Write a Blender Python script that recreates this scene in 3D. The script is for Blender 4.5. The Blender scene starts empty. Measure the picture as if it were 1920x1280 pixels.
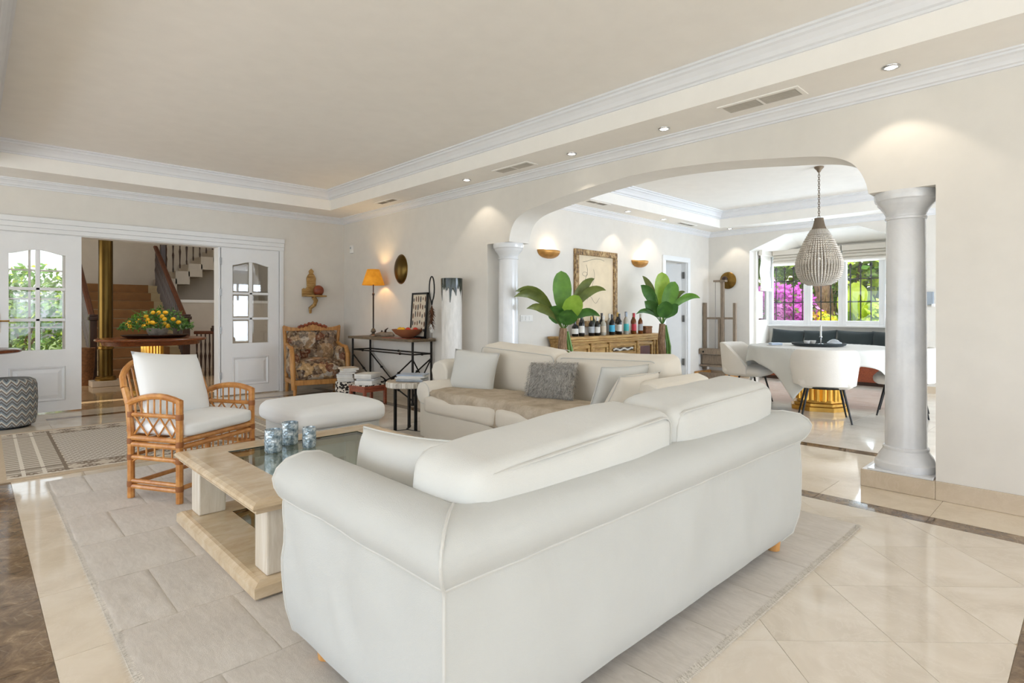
import bpy, bmesh, math, random
from mathutils import Vector, Matrix, noise
random.seed(7)
PI = math.pi
scene = bpy.context.scene
col = scene.collection

# ---------------------------------------------------------------- camera
cam_d = bpy.data.cameras.new('camera'); cam = bpy.data.objects.new('camera', cam_d); col.objects.link(cam)
CAMH = 1.2
cam.location = (0, 0, CAMH)
YAW = math.atan2(1105, 1060)                 # forward = (cos, sin)
cam.rotation_euler = (PI/2, 0, YAW - PI/2)
cam_d.sensor_width = 36.0; cam_d.lens = 36.0*1060/1920
cam_d.shift_y = -53/1920; cam_d.clip_start = .05
scene.camera = cam

# ---------------------------------------------------------------- world, exposure
w = bpy.data.worlds.new('world'); scene.world = w; w.use_nodes = True
wn = w.node_tree; wn.nodes.clear()
wo = wn.nodes.new('ShaderNodeOutputWorld'); bg = wn.nodes.new('ShaderNodeBackground')
sky = wn.nodes.new('ShaderNodeTexSky')
try:
    sky.sky_type = 'NISHITA'
except Exception:
    pass
sky.sun_disc = False; sky.sun_elevation = math.radians(55); sky.sun_rotation = math.radians(120)
sky.air_density = 1.0; sky.dust_density = 3.0; sky.ozone_density = 1.0
hs = wn.nodes.new('ShaderNodeHueSaturation'); hs.inputs['Saturation'].default_value = .35
wn.links.new(sky.outputs[0], hs.inputs['Color']); wn.links.new(hs.outputs[0], bg.inputs['Color'])
bg.inputs['Strength'].default_value = 0.62
wn.links.new(bg.outputs[0], wo.inputs['Surface'])
vs = scene.view_settings
vs.view_transform = 'Standard'; vs.look = 'None'; vs.gamma = 1.0; vs.use_curve_mapping = False
vs.exposure = -0.04
cy = scene.cycles
cy.use_denoising = True; cy.use_adaptive_sampling = True; cy.adaptive_threshold = .025; cy.max_bounces = 10; cy.diffuse_bounces = 6; cy.glossy_bounces = 4
cy.transmission_bounces = 6; cy.transparent_max_bounces = 12; cy.sample_clamp_indirect = 6
cy.caustics_reflective = False; cy.caustics_refractive = False; cy.use_light_tree = True

def area_light(name, loc, rot, sx, sy, power, color=(1, 1, 1), portal=False):
    l = bpy.data.lights.new(name, 'AREA'); l.shape = 'RECTANGLE'; l.size = sx; l.size_y = sy
    l.energy = power; l.color = color
    if portal: l.cycles.is_portal = True
    o = bpy.data.objects.new(name, l); o.location = loc; o.rotation_euler = rot; col.objects.link(o)
    return o
LAMP_TINT = (.81, .95, 1.15)
# sun over the roof: lights garden and terrace, does not reach the visible rooms
sl = bpy.data.lights.new('sun', 'SUN'); sl.energy = 6.0; sl.angle = .01; sl.color = (1, .96, .88)
so = bpy.data.objects.new('sun', sl); col.objects.link(so); so.rotation_euler = Vector((.36, .12, -.93)).to_track_quat('-Z', 'Y').to_euler()
# added fill lamps in unseen openings (left side, behind the camera, dining side, hall);
# tilted up to lift the ceiling and spare the sofas
area_light('terrace_fill', (-4.16, 2.1, 1.2), (0, -PI/2-.6, 0), 2.25, 11.4, 190, LAMP_TINT)
area_light('rear_fill', (.35, -4.46, 1.2), (PI/2+.85, 0, 0), 7.3, 2.25, 135, LAMP_TINT)
area_light('dining_fill', (7.6, -4.46, 1.25), (PI/2+.3, 0, 0), 4.3, 2.2, 370, LAMP_TINT)
area_light('bay_daylight', (11.32, 3.3, 1.6), (0, PI/2, 0), 1.0, 2.2, 70, LAMP_TINT)
area_light('hall_fill', (-1.0, 11.6, 1.5), (0, -PI/2, 0), 2.0, 2.4, 55, (1, .95, .88))

# ---------------------------------------------------------------- materials
MATS = {}
def srgb(r, g, b):
    f = lambda c: (c/255/12.92) if c/255 <= .04045 else ((c/255+.055)/1.055)**2.4
    return (f(r), f(g), f(b), 1)
class NT:
    def __init__(s, name):
        s.m = bpy.data.materials.new(name); s.m.use_nodes = True; s.t = s.m.node_tree
        s.b = s.t.nodes['Principled BSDF']; s.o = s.t.nodes['Material Output']; s._c = None
    def n(s, typ, **kw):
        x = s.t.nodes.new(typ)
        for k, v in kw.items():
            if k in x.inputs: x.inputs[k].default_value = v
            else: setattr(x, k, v)
        return x
    def l(s, a, b): s.t.links.new(a, b)
    def coord(s, scale=(1, 1, 1), rot=(0, 0, 0), kind='Object'):
        tc = s.n('ShaderNodeTexCoord'); mp = s.n('ShaderNodeMapping')
        mp.inputs['Scale'].default_value = scale; mp.inputs['Rotation'].default_value = rot
        s.l(tc.outputs[kind], mp.inputs['Vector']); return mp.outputs[0]
    def noise(s, vec, scale=5, detail=4, rough=.55, dist=0):
        x = s.n('ShaderNodeTexNoise', Scale=scale, Detail=detail, Roughness=rough, Distortion=dist); s.l(vec, x.inputs['Vector']); return x.outputs['Fac']
    def ramp(s, fac, stops, interp='LINEAR'):
        x = s.n('ShaderNodeValToRGB'); e = x.color_ramp; e.interpolation = interp
        while len(e.elements) < len(stops): e.elements.new(.5)
        for el, (p, c) in zip(e.elements, stops): el.position = p; el.color = c
        s.l(fac, x.inputs[0]); return x.outputs[0]
    def mix(s, fac, a, b, mode='MIX'):
        x = s.n('ShaderNodeMix', data_type='RGBA', blend_type=mode)
        if isinstance(fac, (int, float)): x.inputs[0].default_value = fac
        else: s.l(fac, x.inputs[0])
        for i, v in ((6, a), (7, b)):
            if isinstance(v, tuple): x.inputs[i].default_value = v
            else: s.l(v, x.inputs[i])
        return x.outputs[2]
    def math(s, op, a, b=None):
        x = s.n('ShaderNodeMath', operation=op)
        for i, v in ((0, a), (1, b)):
            if v is None: continue
            if isinstance(v, (int, float)): x.inputs[i].default_value = v
            else: s.l(v, x.inputs[i])
        return x.outputs[0]
    def bump(s, h, strength=.2, dist=.01):
        x = s.n('ShaderNodeBump', Strength=strength, Distance=dist); s.l(h, x.inputs['Height']); s.l(x.outputs[0], s.b.inputs['Normal'])
    def color(s, c):
        if isinstance(c, tuple): s.b.inputs['Base Color'].default_value = c
        else: s.l(c, s.b.inputs['Base Color'])
    def set(s, **kw):
        for k, v in kw.items(): s.b.inputs[k.replace('_', ' ')].default_value = v
        return s
def simple(name, c, rough=.6, metal=0, var=.06, scale=6, bump=0, bscale=200, **kw):
    """plain colour with a little procedural variation and fine relief"""
    t = NT(name); v = t.coord(); f = t.noise(v, scale)
    d = tuple(max(0, x*(1-var*2)) for x in c[:3])+(1,); u = tuple(min(1, x*(1+var)) for x in c[:3])+(1,)
    t.color(t.ramp(f, [(.3, d), (.7, u)])); t.set(Roughness=rough, Metallic=metal)
    for k, x in kw.items(): t.b.inputs[k.replace('_', ' ')].default_value = x
    if bump: t.bump(t.noise(v, bscale, 3), bump, .004)
    MATS[name] = t.m; return t.m
def wood(name, c1, c2, scale=3, stretch=(1, 12, 12), rough=.45, bump=.15):
    t = NT(name); v = t.coord(stretch); f = t.noise(v, scale, 6, .6, 1.5)
    t.color(t.ramp(f, [(.3, c1), (.68, c2)])); t.set(Roughness=rough); t.bump(f, bump, .004); MATS[name] = t.m; return t.m
def fabric(name, c, scale=420, rough=.95, var=.05, bump=.25, fold=0, sheen=.15):
    t = NT(name); v = t.coord(); a = t.noise(v, 3.2, 3); t.set(Roughness=rough)
    d = tuple(x*(1-var*2) for x in c[:3])+(1,)
    t.color(t.ramp(a, [(.3, d), (.7, c)])); t.b.inputs['Sheen Weight'].default_value = sheen
    wv = t.noise(v, scale, 2); h = wv
    if fold:
        g = t.noise(t.coord((1, 1, .35)), 5, 3, .5, .6); h = t.math('ADD', t.math('MULTIPLY', wv, .25), t.math('MULTIPLY', g, fold))
    t.bump(h, bump, .012 if fold else .006); MATS[name] = t.m; return t.m

# walls and ceiling
simple('wall_cream', srgb(220, 216, 209), .85, var=.015, bump=.03, bscale=90)
simple('ceiling_cream', srgb(238, 235, 230), .9, var=.012, bump=.02, bscale=90)
simple('white_paint', srgb(228, 229, 230), .45, var=.012)
simple('moulding_white', srgb(224, 225, 228), .6, var=.012)
simple('hall_wall', srgb(196, 186, 170), .9, var=.02)
simple('bay_white', srgb(236, 233, 226), .85, var=.01)
def marble(name, base, dark, light, rough=.07, sc=1.1, vein=.35):
    t = NT(name); v = t.coord()
    geo = t.n('ShaderNodeObjectInfo'); vm = t.n('ShaderNodeVectorMath', operation='ADD'); sc3 = t.n('ShaderNodeVectorMath', operation='SCALE'); sc3.inputs['Scale'].default_value = 9
    cx = t.n('ShaderNodeCombineXYZ'); t.l(geo.outputs['Random'], cx.inputs[0]); t.l(geo.outputs['Random'], cx.inputs[1]); t.l(cx.outputs[0], sc3.inputs[0])
    t.l(v, vm.inputs[0]); t.l(sc3.outputs[0], vm.inputs[1]); v = vm.outputs[0]
    a = t.noise(v, 2.2*sc, 6, .62, .8); c1 = t.ramp(a, [(.28, dark), (.5, base), (.74, light)])
    ve = t.noise(v, 3.1*sc, 8, .7, 2.0); vv = t.ramp(t.math('ABSOLUTE', t.math('SUBTRACT', ve, .5)), [(0, (vein, vein, vein, 1)), (.03, (0, 0, 0, 1))])
    t.color(t.mix(vv, c1, light)); t.set(Roughness=rough); t.b.inputs['Specular IOR Level'].default_value = .5
    MATS[name] = t.m; return t.m
marble('floor_marble', srgb(219, 208, 192), srgb(205, 193, 176), srgb(228, 219, 206), .07)
marble('border_marble', srgb(219, 206, 186), srgb(206, 191, 169), srgb(228, 217, 200), .06)
marble('dining_marble', srgb(222, 214, 202), srgb(208, 199, 186), srgb(230, 224, 214), .07)
marble('hall_marble', srgb(176, 148, 112), srgb(158, 130, 96), srgb(192, 166, 130), .09)
marble('base_marble', srgb(196, 180, 158), srgb(184, 168, 146), srgb(208, 194, 174), .25)
marble('white_marble', srgb(214, 215, 217), srgb(196, 198, 202), srgb(226, 227, 228), .16, .7, .1)
t = NT('dark_marble'); v = t.coord(); a = t.noise(v, 9, 9, .72, 1.2)
vo = t.n('ShaderNodeTexVoronoi', feature='DISTANCE_TO_EDGE', Scale=16); t.l(v, vo.inputs['Vector'])
c = t.ramp(a, [(.28, srgb(62, 46, 32)), (.48, srgb(112, 90, 66)), (.62, srgb(142, 118, 90)), (.78, srgb(186, 164, 134))])
ve = t.ramp(vo.outputs['Distance'], [(0, (.3, .3, .3, 1)), (.04, (0, 0, 0, 1))])
t.color(t.mix(t.math('MULTIPLY', t.ramp(t.noise(v, 5, 3), [(.45, (0, 0, 0, 1)), (.65, (1, 1, 1, 1))]), ve), c, srgb(205, 186, 158))); t.set(Roughness=.08); MATS['dark_marble'] = t.m
simple('grout', srgb(198, 182, 158), .7)
# textiles
fabric('slipcover', srgb(193, 194, 190), 380, .95, .02, .35, fold=1.6)
fabric('cushion_cream', srgb(222, 215, 202), 380, .95, .025, .3, fold=1.1)
fabric('cushion_white', srgb(208, 208, 203), 420, .95, .02, .3, fold=1.2)
fabric('cushion_bright', srgb(238, 240, 240), 420, .95, .015, .2, fold=.35)
fabric('piping', srgb(198, 197, 191), 500, .95, .01, .1)
fabric('chair_boucle', srgb(230, 225, 217), 160, 1, .03, .5)
fabric('blind_linen', srgb(222, 216, 206), 300, 1, .03, .2)
fabric('slipcover_cream', srgb(222, 216, 204), 380, .95, .02, .35, fold=1.4)
fabric('dark_cushion', srgb(44, 54, 56), 300, .95, .1, .3)
t = NT('fur_rug'); v = t.coord((1, 1, 1)); a = t.noise(t.coord((5, 1.2, 1), (0, 0, .5)), 9, 6, .7, 1); b2 = t.noise(v, 1.4, 3)
t.color(t.mix(t.ramp(b2, [(.35, (0, 0, 0, 1)), (.65, (1, 1, 1, 1))]), t.ramp(a, [(.3, srgb(180, 170, 157)), (.7, srgb(202, 193, 181))]), t.ramp(a, [(.3, srgb(190, 181, 169)), (.7, srgb(210, 202, 191))])))
t.set(Roughness=1); t.b.inputs['Sheen Weight'].default_value = .3; t.bump(t.noise(t.coord((3, 1, 1), (0, 0, .5)), 150, 4, .7), .35, .006); MATS['fur_rug'] = t.m
t = NT('rug_backing'); v = t.coord((60, 6, 6)); a = t.noise(v, 6, 3); t.color(t.ramp(a, [(.3, srgb(176, 168, 154)), (.7, srgb(204, 196, 182))])); t.set(Roughness=1); MATS['rug_edge'] = t.m
simple('fur_strand', srgb(226, 219, 208), .9, var=.1, scale=2)
t = NT('fur_grey'); a = t.noise(t.coord(), 26, 5, .7); g = t.n('ShaderNodeTexCoord'); sx = t.n('ShaderNodeSeparateXYZ'); t.l(g.outputs['Generated'], sx.inputs[0])
c = t.ramp(a, [(.3, srgb(128, 124, 118)), (.5, srgb(172, 168, 161)), (.72, srgb(206, 202, 195))]); t.color(c); t.set(Roughness=1); t.bump(a, .6, .01); MATS['fur_grey'] = t.m
t = NT('throw_fur'); a = t.noise(t.coord((1, 1, 1)), 7, 6, .7); b2 = t.noise(t.coord(), 90, 3)
t.color(t.ramp(a, [(.3, srgb(160, 146, 126)), (.5, srgb(182, 168, 148)), (.7, srgb(200, 188, 170))])); t.set(Roughness=1); t.bump(b2, .6, .008); MATS['throw_fur'] = t.m
# patterned wool rug (object space: x along rug, y across; field, bands)
t = NT('kilim'); tc = t.n('ShaderNodeTexCoord'); sp = t.n('ShaderNodeSeparateXYZ'); t.l(tc.outputs['Object'], sp.inputs[0])
def wav(scale_x, scale_y, thr):
    a = t.math('SINE', t.math('MULTIPLY', sp.outputs[0], scale_x)); b = t.math('SINE', t.math('MULTIPLY', sp.outputs[1], scale_y))
    return t.math('GREATER_THAN', t.math('MULTIPLY', a, b), thr)
tri = lambda o, k: t.math('ABSOLUTE', t.math('SUBTRACT', t.math('FRACT', t.math('MULTIPLY', o, k)), .5))
dia = t.math('GREATER_THAN', t.math('ADD', tri(sp.outputs[0], 5.2), tri(sp.outputs[1], 7.5)), .5)
fine = wav(120, 70, .1); fld = t.mix(t.math('MULTIPLY', fine, .8), srgb(206, 198, 186), srgb(150, 140, 126))
brd = t.mix(t.math('MULTIPLY', t.math('MULTIPLY', dia, 1), .9), srgb(204, 192, 174), srgb(112, 92, 72)); brd = t.mix(t.math('MULTIPLY', wav(150, 70, .3), .6), brd, srgb(216, 206, 190))
# distance to edge of a 2.2 x 2.1 m rug
ex = t.math('SUBTRACT', 1.125, t.math('ABSOLUTE', sp.outputs[0])); ey = t.math('SUBTRACT', 1.05, t.math('ABSOLUTE', sp.outputs[1]))
inb = t.math('MAXIMUM', t.math('LESS_THAN', ex, .42), t.math('LESS_THAN', ey, .30))
line = lambda o, c0, wd: t.math('LESS_THAN', t.math('ABSOLUTE', t.math('SUBTRACT', o, c0)), wd)
cc = t.mix(inb, fld, brd)
endb = t.math('MULTIPLY', t.math('LESS_THAN', ex, .40), t.math('GREATER_THAN', ey, .16))
stripe = t.math('GREATER_THAN', t.math('SINE', t.math('MULTIPLY', sp.outputs[1], 85)), .1)
ec = t.mix(t.math('MULTIPLY', stripe, .8), srgb(206, 196, 180), srgb(128, 116, 100))
cc = t.mix(endb, cc, ec)
for o, c0, wd, g in ((ex, .40, .012, ey), (ex, .27, .012, ey), (ex, .15, .012, ey), (ey, .30, .014, ex), (ey, .07, .012, ex)):
    cc = t.mix(line(o, c0, wd), cc, srgb(120, 104, 86) if c0 in (.40, .30) else srgb(226, 218, 204))
cc = t.mix(t.math('LESS_THAN', t.math('MINIMUM', ex, ey), .055), cc, srgb(196, 176, 148))
t.color(t.mix(.12, cc, t.ramp(t.noise(t.coord(), 60, 4), [(.3, srgb(120, 110, 95)), (.7, srgb(220, 212, 200))]))); t.set(Roughness=1); t.bump(t.noise(t.coord(), 220, 3), .5, .005); MATS['kilim'] = t.m
# zigzag pouf
t = NT('zigzag'); tc = t.n('ShaderNodeTexCoord'); sp = t.n('ShaderNodeSeparateXYZ'); t.l(tc.outputs['Object'], sp.inputs[0])
an = t.math('ARCTAN2', sp.outputs[1], sp.outputs[0]); zz = t.math('ABSOLUTE', t.math('SUBTRACT', t.math('FRACT', t.math('MULTIPLY', an, 3.2)), .5))
h = t.math('FRACT', t.math('ADD', t.math('MULTIPLY', sp.outputs[2], 12), t.math('MULTIPLY', zz, 1.1)))
cs = t.ramp(h, [(0, srgb(206, 204, 196)), (.2, srgb(120, 138, 150)), (.42, srgb(72, 76, 82)), (.62, srgb(150, 160, 166)), (.8, srgb(96, 82, 78))], 'CONSTANT')
nn = t.noise(t.coord(), 5, 3); t.color(t.mix(t.math('MULTIPLY', nn, .5), cs, srgb(150, 142, 130))); t.set(Roughness=1); t.bump(t.noise(t.coord(), 160, 3), .5, .006); MATS['zigzag'] = t.m
# tapestry
t = NT('tapestry'); v = t.coord(); vo = t.n('ShaderNodeTexVoronoi', Scale=9); nz = t.n('ShaderNodeTexNoise', Scale=7, Detail=3); t.l(v, nz.inputs['Vector'])
mv = t.mix(.16, v, nz.outputs['Color'], 'ADD'); t.l(mv, vo.inputs['Vector']); bw = t.n('ShaderNodeSeparateColor'); t.l(vo.outputs['Color'], bw.inputs[0])
c1 = t.ramp(bw.outputs[0], [(0, srgb(92, 72, 54)), (.2, srgb(178, 150, 116)), (.4, srgb(140, 126, 112)), (.55, srgb(204, 196, 182)), (.68, srgb(122, 70, 46)), (.8, srgb(196, 160, 110)), (.92, srgb(74, 58, 48))], 'CONSTANT')
vo2 = t.n('ShaderNodeTexVoronoi', Scale=34); t.l(v, vo2.inputs['Vector']); b3 = t.n('ShaderNodeSeparateColor'); t.l(vo2.outputs['Color'], b3.inputs[0])
c2 = t.ramp(b3.outputs[0], [(0, srgb(70, 56, 46)), (.35, srgb(160, 136, 106)), (.65, srgb(190, 176, 156)), (.85, srgb(112, 92, 74))], 'CONSTANT')
t.color(t.mix(.42, c1, c2)); t.set(Roughness=.95); t.bump(t.noise(v, 200, 2), .3, .004); MATS['tapestry'] = t.m
# stones, woods, metals
t = NT('travertine'); v = t.coord((1, 2.4, 2.4)); a = t.noise(v, 5, 8, .72, .5); b2 = t.noise(t.coord((1, 3, 3)), 26, 3)
t.color(t.mix(t.ramp(b2, [(.62, (0, 0, 0, 1)), (.75, (.35, .35, .35, 1))]), t.ramp(a, [(.3, srgb(186, 162, 130)), (.5, srgb(202, 181, 150)), (.72, srgb(217, 200, 174))]), srgb(176, 148, 112))); t.set(Roughness=.16); MATS['travertine'] = t.m
t = NT('travertine_pale'); v = t.coord((9, 9, 1)); a = t.noise(v, 2.4, 7, .65, .6); t.color(t.ramp(a, [(.3, srgb(196, 184, 164)), (.52, srgb(214, 204, 188)), (.72, srgb(230, 224, 212))])); t.set(Roughness=.35); t.bump(a, .2, .004); MATS['travertine_pale'] = t.m
t = NT('rattan'); v = t.coord((1, 1, 1)); a = t.noise(v, 14, 4, .6); t.color(t.ramp(a, [(.3, srgb(166, 104, 48)), (.55, srgb(196, 136, 72)), (.75, srgb(216, 164, 98))])); t.set(Roughness=.32); MATS['rattan'] = t.m
simple('rattan_bind', srgb(146, 88, 40), .45)
wood('honey_wood', srgb(150, 100, 48), srgb(196, 144, 78), 4, (6, 6, 1))
wood('light_wood', srgb(184, 128, 66), srgb(208, 158, 96), 4, (8, 8, 1))
wood('mahogany', srgb(82, 40, 20), srgb(132, 72, 36), 3, (1, 9, 9), .22)
wood('dark_wood', srgb(38, 22, 14), srgb(66, 40, 26), 3, (8, 8, 1), .35)
wood('grey_wood', srgb(112, 96, 80), srgb(146, 130, 112), 5, (8, 8, 1), .7)
wood('console_wood', srgb(74, 62, 46), srgb(122, 104, 78), 5, (8, 1, 8), .55)
wood('rail_wood', srgb(66, 32, 18), srgb(100, 54, 30), 4, (2, 8, 8), .4)
wood('red_wood', srgb(110, 46, 24), srgb(152, 76, 42), 4, (2, 8, 8), .4)
t = NT('worn_gilt'); v = t.coord((1, 6, 8)); a = t.noise(v, 5, 7, .7, .8); t.color(t.ramp(a, [(.28, srgb(106, 74, 38)), (.45, srgb(160, 122, 66)), (.6, srgb(186, 154, 96)), (.78, srgb(150, 140, 108))])); t.set(Roughness=.5, Metallic=.15); t.bump(a, .3, .005); MATS['worn_gilt'] = t.m
simple('gilt', srgb(206, 160, 78), .25, .85, var=.12, scale=9)
simple('gold_polished', srgb(226, 176, 84), .16, 1, var=.06)
simple('brass', srgb(98, 78, 40), .33, 1, var=.1, scale=3)
simple('old_brass', srgb(128, 98, 46), .3, .9, var=.2, scale=9)
simple('sconce_gold', srgb(198, 146, 80), .42, .7, var=.15, scale=12)
simple('iron', srgb(36, 33, 30), .5, .6, var=.15)
simple('black_metal', srgb(30, 31, 32), .4, .5, var=.1)
simple('pewter', srgb(128, 114, 98), .45, .6, var=.1)
simple('chrome', srgb(190, 190, 190), .2, 1)
simple('hinge_steel', srgb(120, 118, 114), .35, .9)
t = NT('petrified'); v = t.coord((1, 1, 1)); a = t.noise(v, 14, 7, .7, .6); t.color(t.ramp(a, [(.3, srgb(150, 128, 100)), (.5, srgb(196, 182, 160)), (.72, srgb(222, 214, 200))])); t.set(Roughness=.35); MATS['petrified'] = t.m
t = NT('petrified_edge'); v = t.coord((14, 14, .6)); a = t.noise(v, 3, 6, .7, .4); t.color(t.ramp(a, [(.36, srgb(120, 104, 84)), (.5, srgb(206, 200, 188)), (.7, srgb(236, 232, 224))])); t.set(Roughness=.5); MATS['petrified_edge'] = t.m
t = NT('pedestal_white'); v = t.coord((5, 5, 1)); a = t.noise(v, 5, 6, .65); t.color(t.ramp(a, [(.3, srgb(206, 204, 200)), (.7, srgb(232, 230, 226))])); t.set(Roughness=.7); t.bump(a, .25, .006); MATS['pedestal_white'] = t.m
simple('glaze_green', srgb(42, 50, 40), .12, var=.3, scale=14)
# glass without refraction noise: transparent + glossy by Fresnel
def glass(name, tint=(1, 1, 1, 1), rough=0, refl=1.0):
    t = NT(name); t.t.nodes.remove(t.b); tr = t.n('ShaderNodeBsdfTransparent'); tr.inputs[0].default_value = tint
    gl = t.n('ShaderNodeBsdfGlossy'); gl.inputs['Roughness'].default_value = rough; lw = t.n('ShaderNodeLayerWeight', Blend=.5)
    fr = t.math('ADD', t.math('MULTIPLY', t.math('POWER', lw.outputs['Facing'], 3.2), .8), .045)
    mx = t.n('ShaderNodeMixShader'); t.l(t.math('MINIMUM', t.math('MULTIPLY', fr, refl), 1.0), mx.inputs[0]); t.l(tr.outputs[0], mx.inputs[1]); t.l(gl.outputs[0], mx.inputs[2]); t.l(mx.outputs[0], t.o.inputs['Surface'])
    MATS[name] = t.m; return t.m
glass('window_glass', (.97, .98, .97, 1)); glass('table_glass', (.80, .88, .82, 1)); glass('bevel_glass', (.94, .96, .95, 1), .02, 2.2)
simple('glass_edge', srgb(48, 62, 50), .1, var=.1)
t = NT('mercury_glass'); v = t.coord(); vo = t.n('ShaderNodeTexVoronoi', Scale=70); t.l(v, vo.inputs['Vector']); a = t.noise(v, 30, 5, .7)
t.color(t.ramp(a, [(.3, srgb(66, 80, 90)), (.48, srgb(150, 168, 178)), (.62, srgb(228, 236, 240))])); t.set(Roughness=.15, Metallic=.25); t.bump(vo.outputs['Distance'], .5, .006); MATS['mercury_glass'] = t.m
def emit(name, c, s):
    t = NT(name); t.color(c); t.b.inputs['Emission Color'].default_value = c; t.b.inputs['Emission Strength'].default_value = s; MATS[name] = t.m
emit('lamp_lens', (1, .93, .82, 1), 14); emit('bulb_warm', (1, .78, .45, 1), 20)
t = NT('lamp_shade'); a = t.noise(t.coord(), 14, 3); t.color(t.ramp(a, [(.3, srgb(196, 128, 30)), (.7, srgb(222, 156, 48))])); t.set(Roughness=.8)
t.b.inputs['Emission Color'].default_value = srgb(240, 150, 30); t.b.inputs['Emission Strength'].default_value = .35; MATS['lamp_shade'] = t.m
# greenery
def leafmat(name, a, b, rough=.4, trans=.25):
    t = NT(name); n_ = t.noise(t.coord(), 9, 3); t.color(t.ramp(n_, [(.3, a), (.7, b)])); t.set(Roughness=rough)
    t.b.inputs['Transmission Weight'].default_value = 0
    tl = t.n('ShaderNodeBsdfTranslucent'); mx = t.n('ShaderNodeMixShader'); mx.inputs[0].default_value = trans; tl.inputs[0].default_value = b
    t.l(t.b.outputs[0], mx.inputs[1]); t.l(tl.outputs[0], mx.inputs[2]); t.l(mx.outputs[0], t.o.inputs['Surface']); MATS[name] = t.m
leafmat('leaf_dark', srgb(44, 84, 32), srgb(72, 120, 44)); leafmat('leaf_mid', srgb(70, 112, 36), srgb(104, 150, 52)); leafmat('leaf_light', srgb(122, 160, 50), srgb(160, 190, 74))
leafmat('leaf_olive', srgb(78, 92, 40), srgb(112, 122, 58)); leafmat('garden_green', srgb(70, 104, 34), srgb(128, 160, 54), .5, .4); leafmat('garden_lime', srgb(150, 180, 40), srgb(196, 214, 70), .5, .4)
leafmat('bougain', srgb(170, 56, 168), srgb(218, 110, 212), .6, .4); leafmat('bougain_pale', srgb(206, 110, 196), srgb(236, 160, 226), .6, .4); leafmat('flower_yellow', srgb(214, 196, 20), srgb(240, 226, 50), .6, .35)
simple('lemon', srgb(244, 186, 30), .45, var=.06); simple('stem_green', srgb(92, 132, 56), .5, var=.15)
t = NT('trunk_fibre'); a = t.noise(t.coord((6, 6, 1.2)), 9, 6, .7); t.color(t.ramp(a, [(.3, srgb(84, 62, 44)), (.55, srgb(140, 112, 86)), (.75, srgb(184, 162, 134))])); t.set(Roughness=.9); t.bump(a, .5, .01); MATS['trunk_fibre'] = t.m
simple('lawn', srgb(96, 112, 52), 1, var=.25, scale=3); simple('terrace', srgb(206, 192, 170), .8, var=.05)
simple('paper_white', srgb(224, 222, 216), .7, var=.05); simple('paper_grey', srgb(176, 182, 188), .5, var=.12, scale=12); simple('paper_blue', srgb(168, 182, 200), .4, var=.1); simple('paper_cream', srgb(212, 200, 180), .6, var=.06); simple('cover_brown', srgb(110, 74, 52), .5); simple('cover_dark', srgb(70, 68, 70), .45)
simple('plastic_white', srgb(232, 231, 228), .4); simple('plastic_grey', srgb(150, 160, 170), .4); simple('vent_grey', srgb(196, 190, 180), .6); simple('vent_dark', srgb(140, 134, 124), .8)
simple('carpet_brown', srgb(128, 88, 48), 1, var=.08, bump=.4, bscale=300); simple('stair_stone', srgb(176, 156, 118), .3)
simple('terracotta', srgb(150, 90, 56), .8); simple('basket', srgb(128, 84, 46), .8, var=.2, scale=30, bump=.5, bscale=60)

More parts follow.
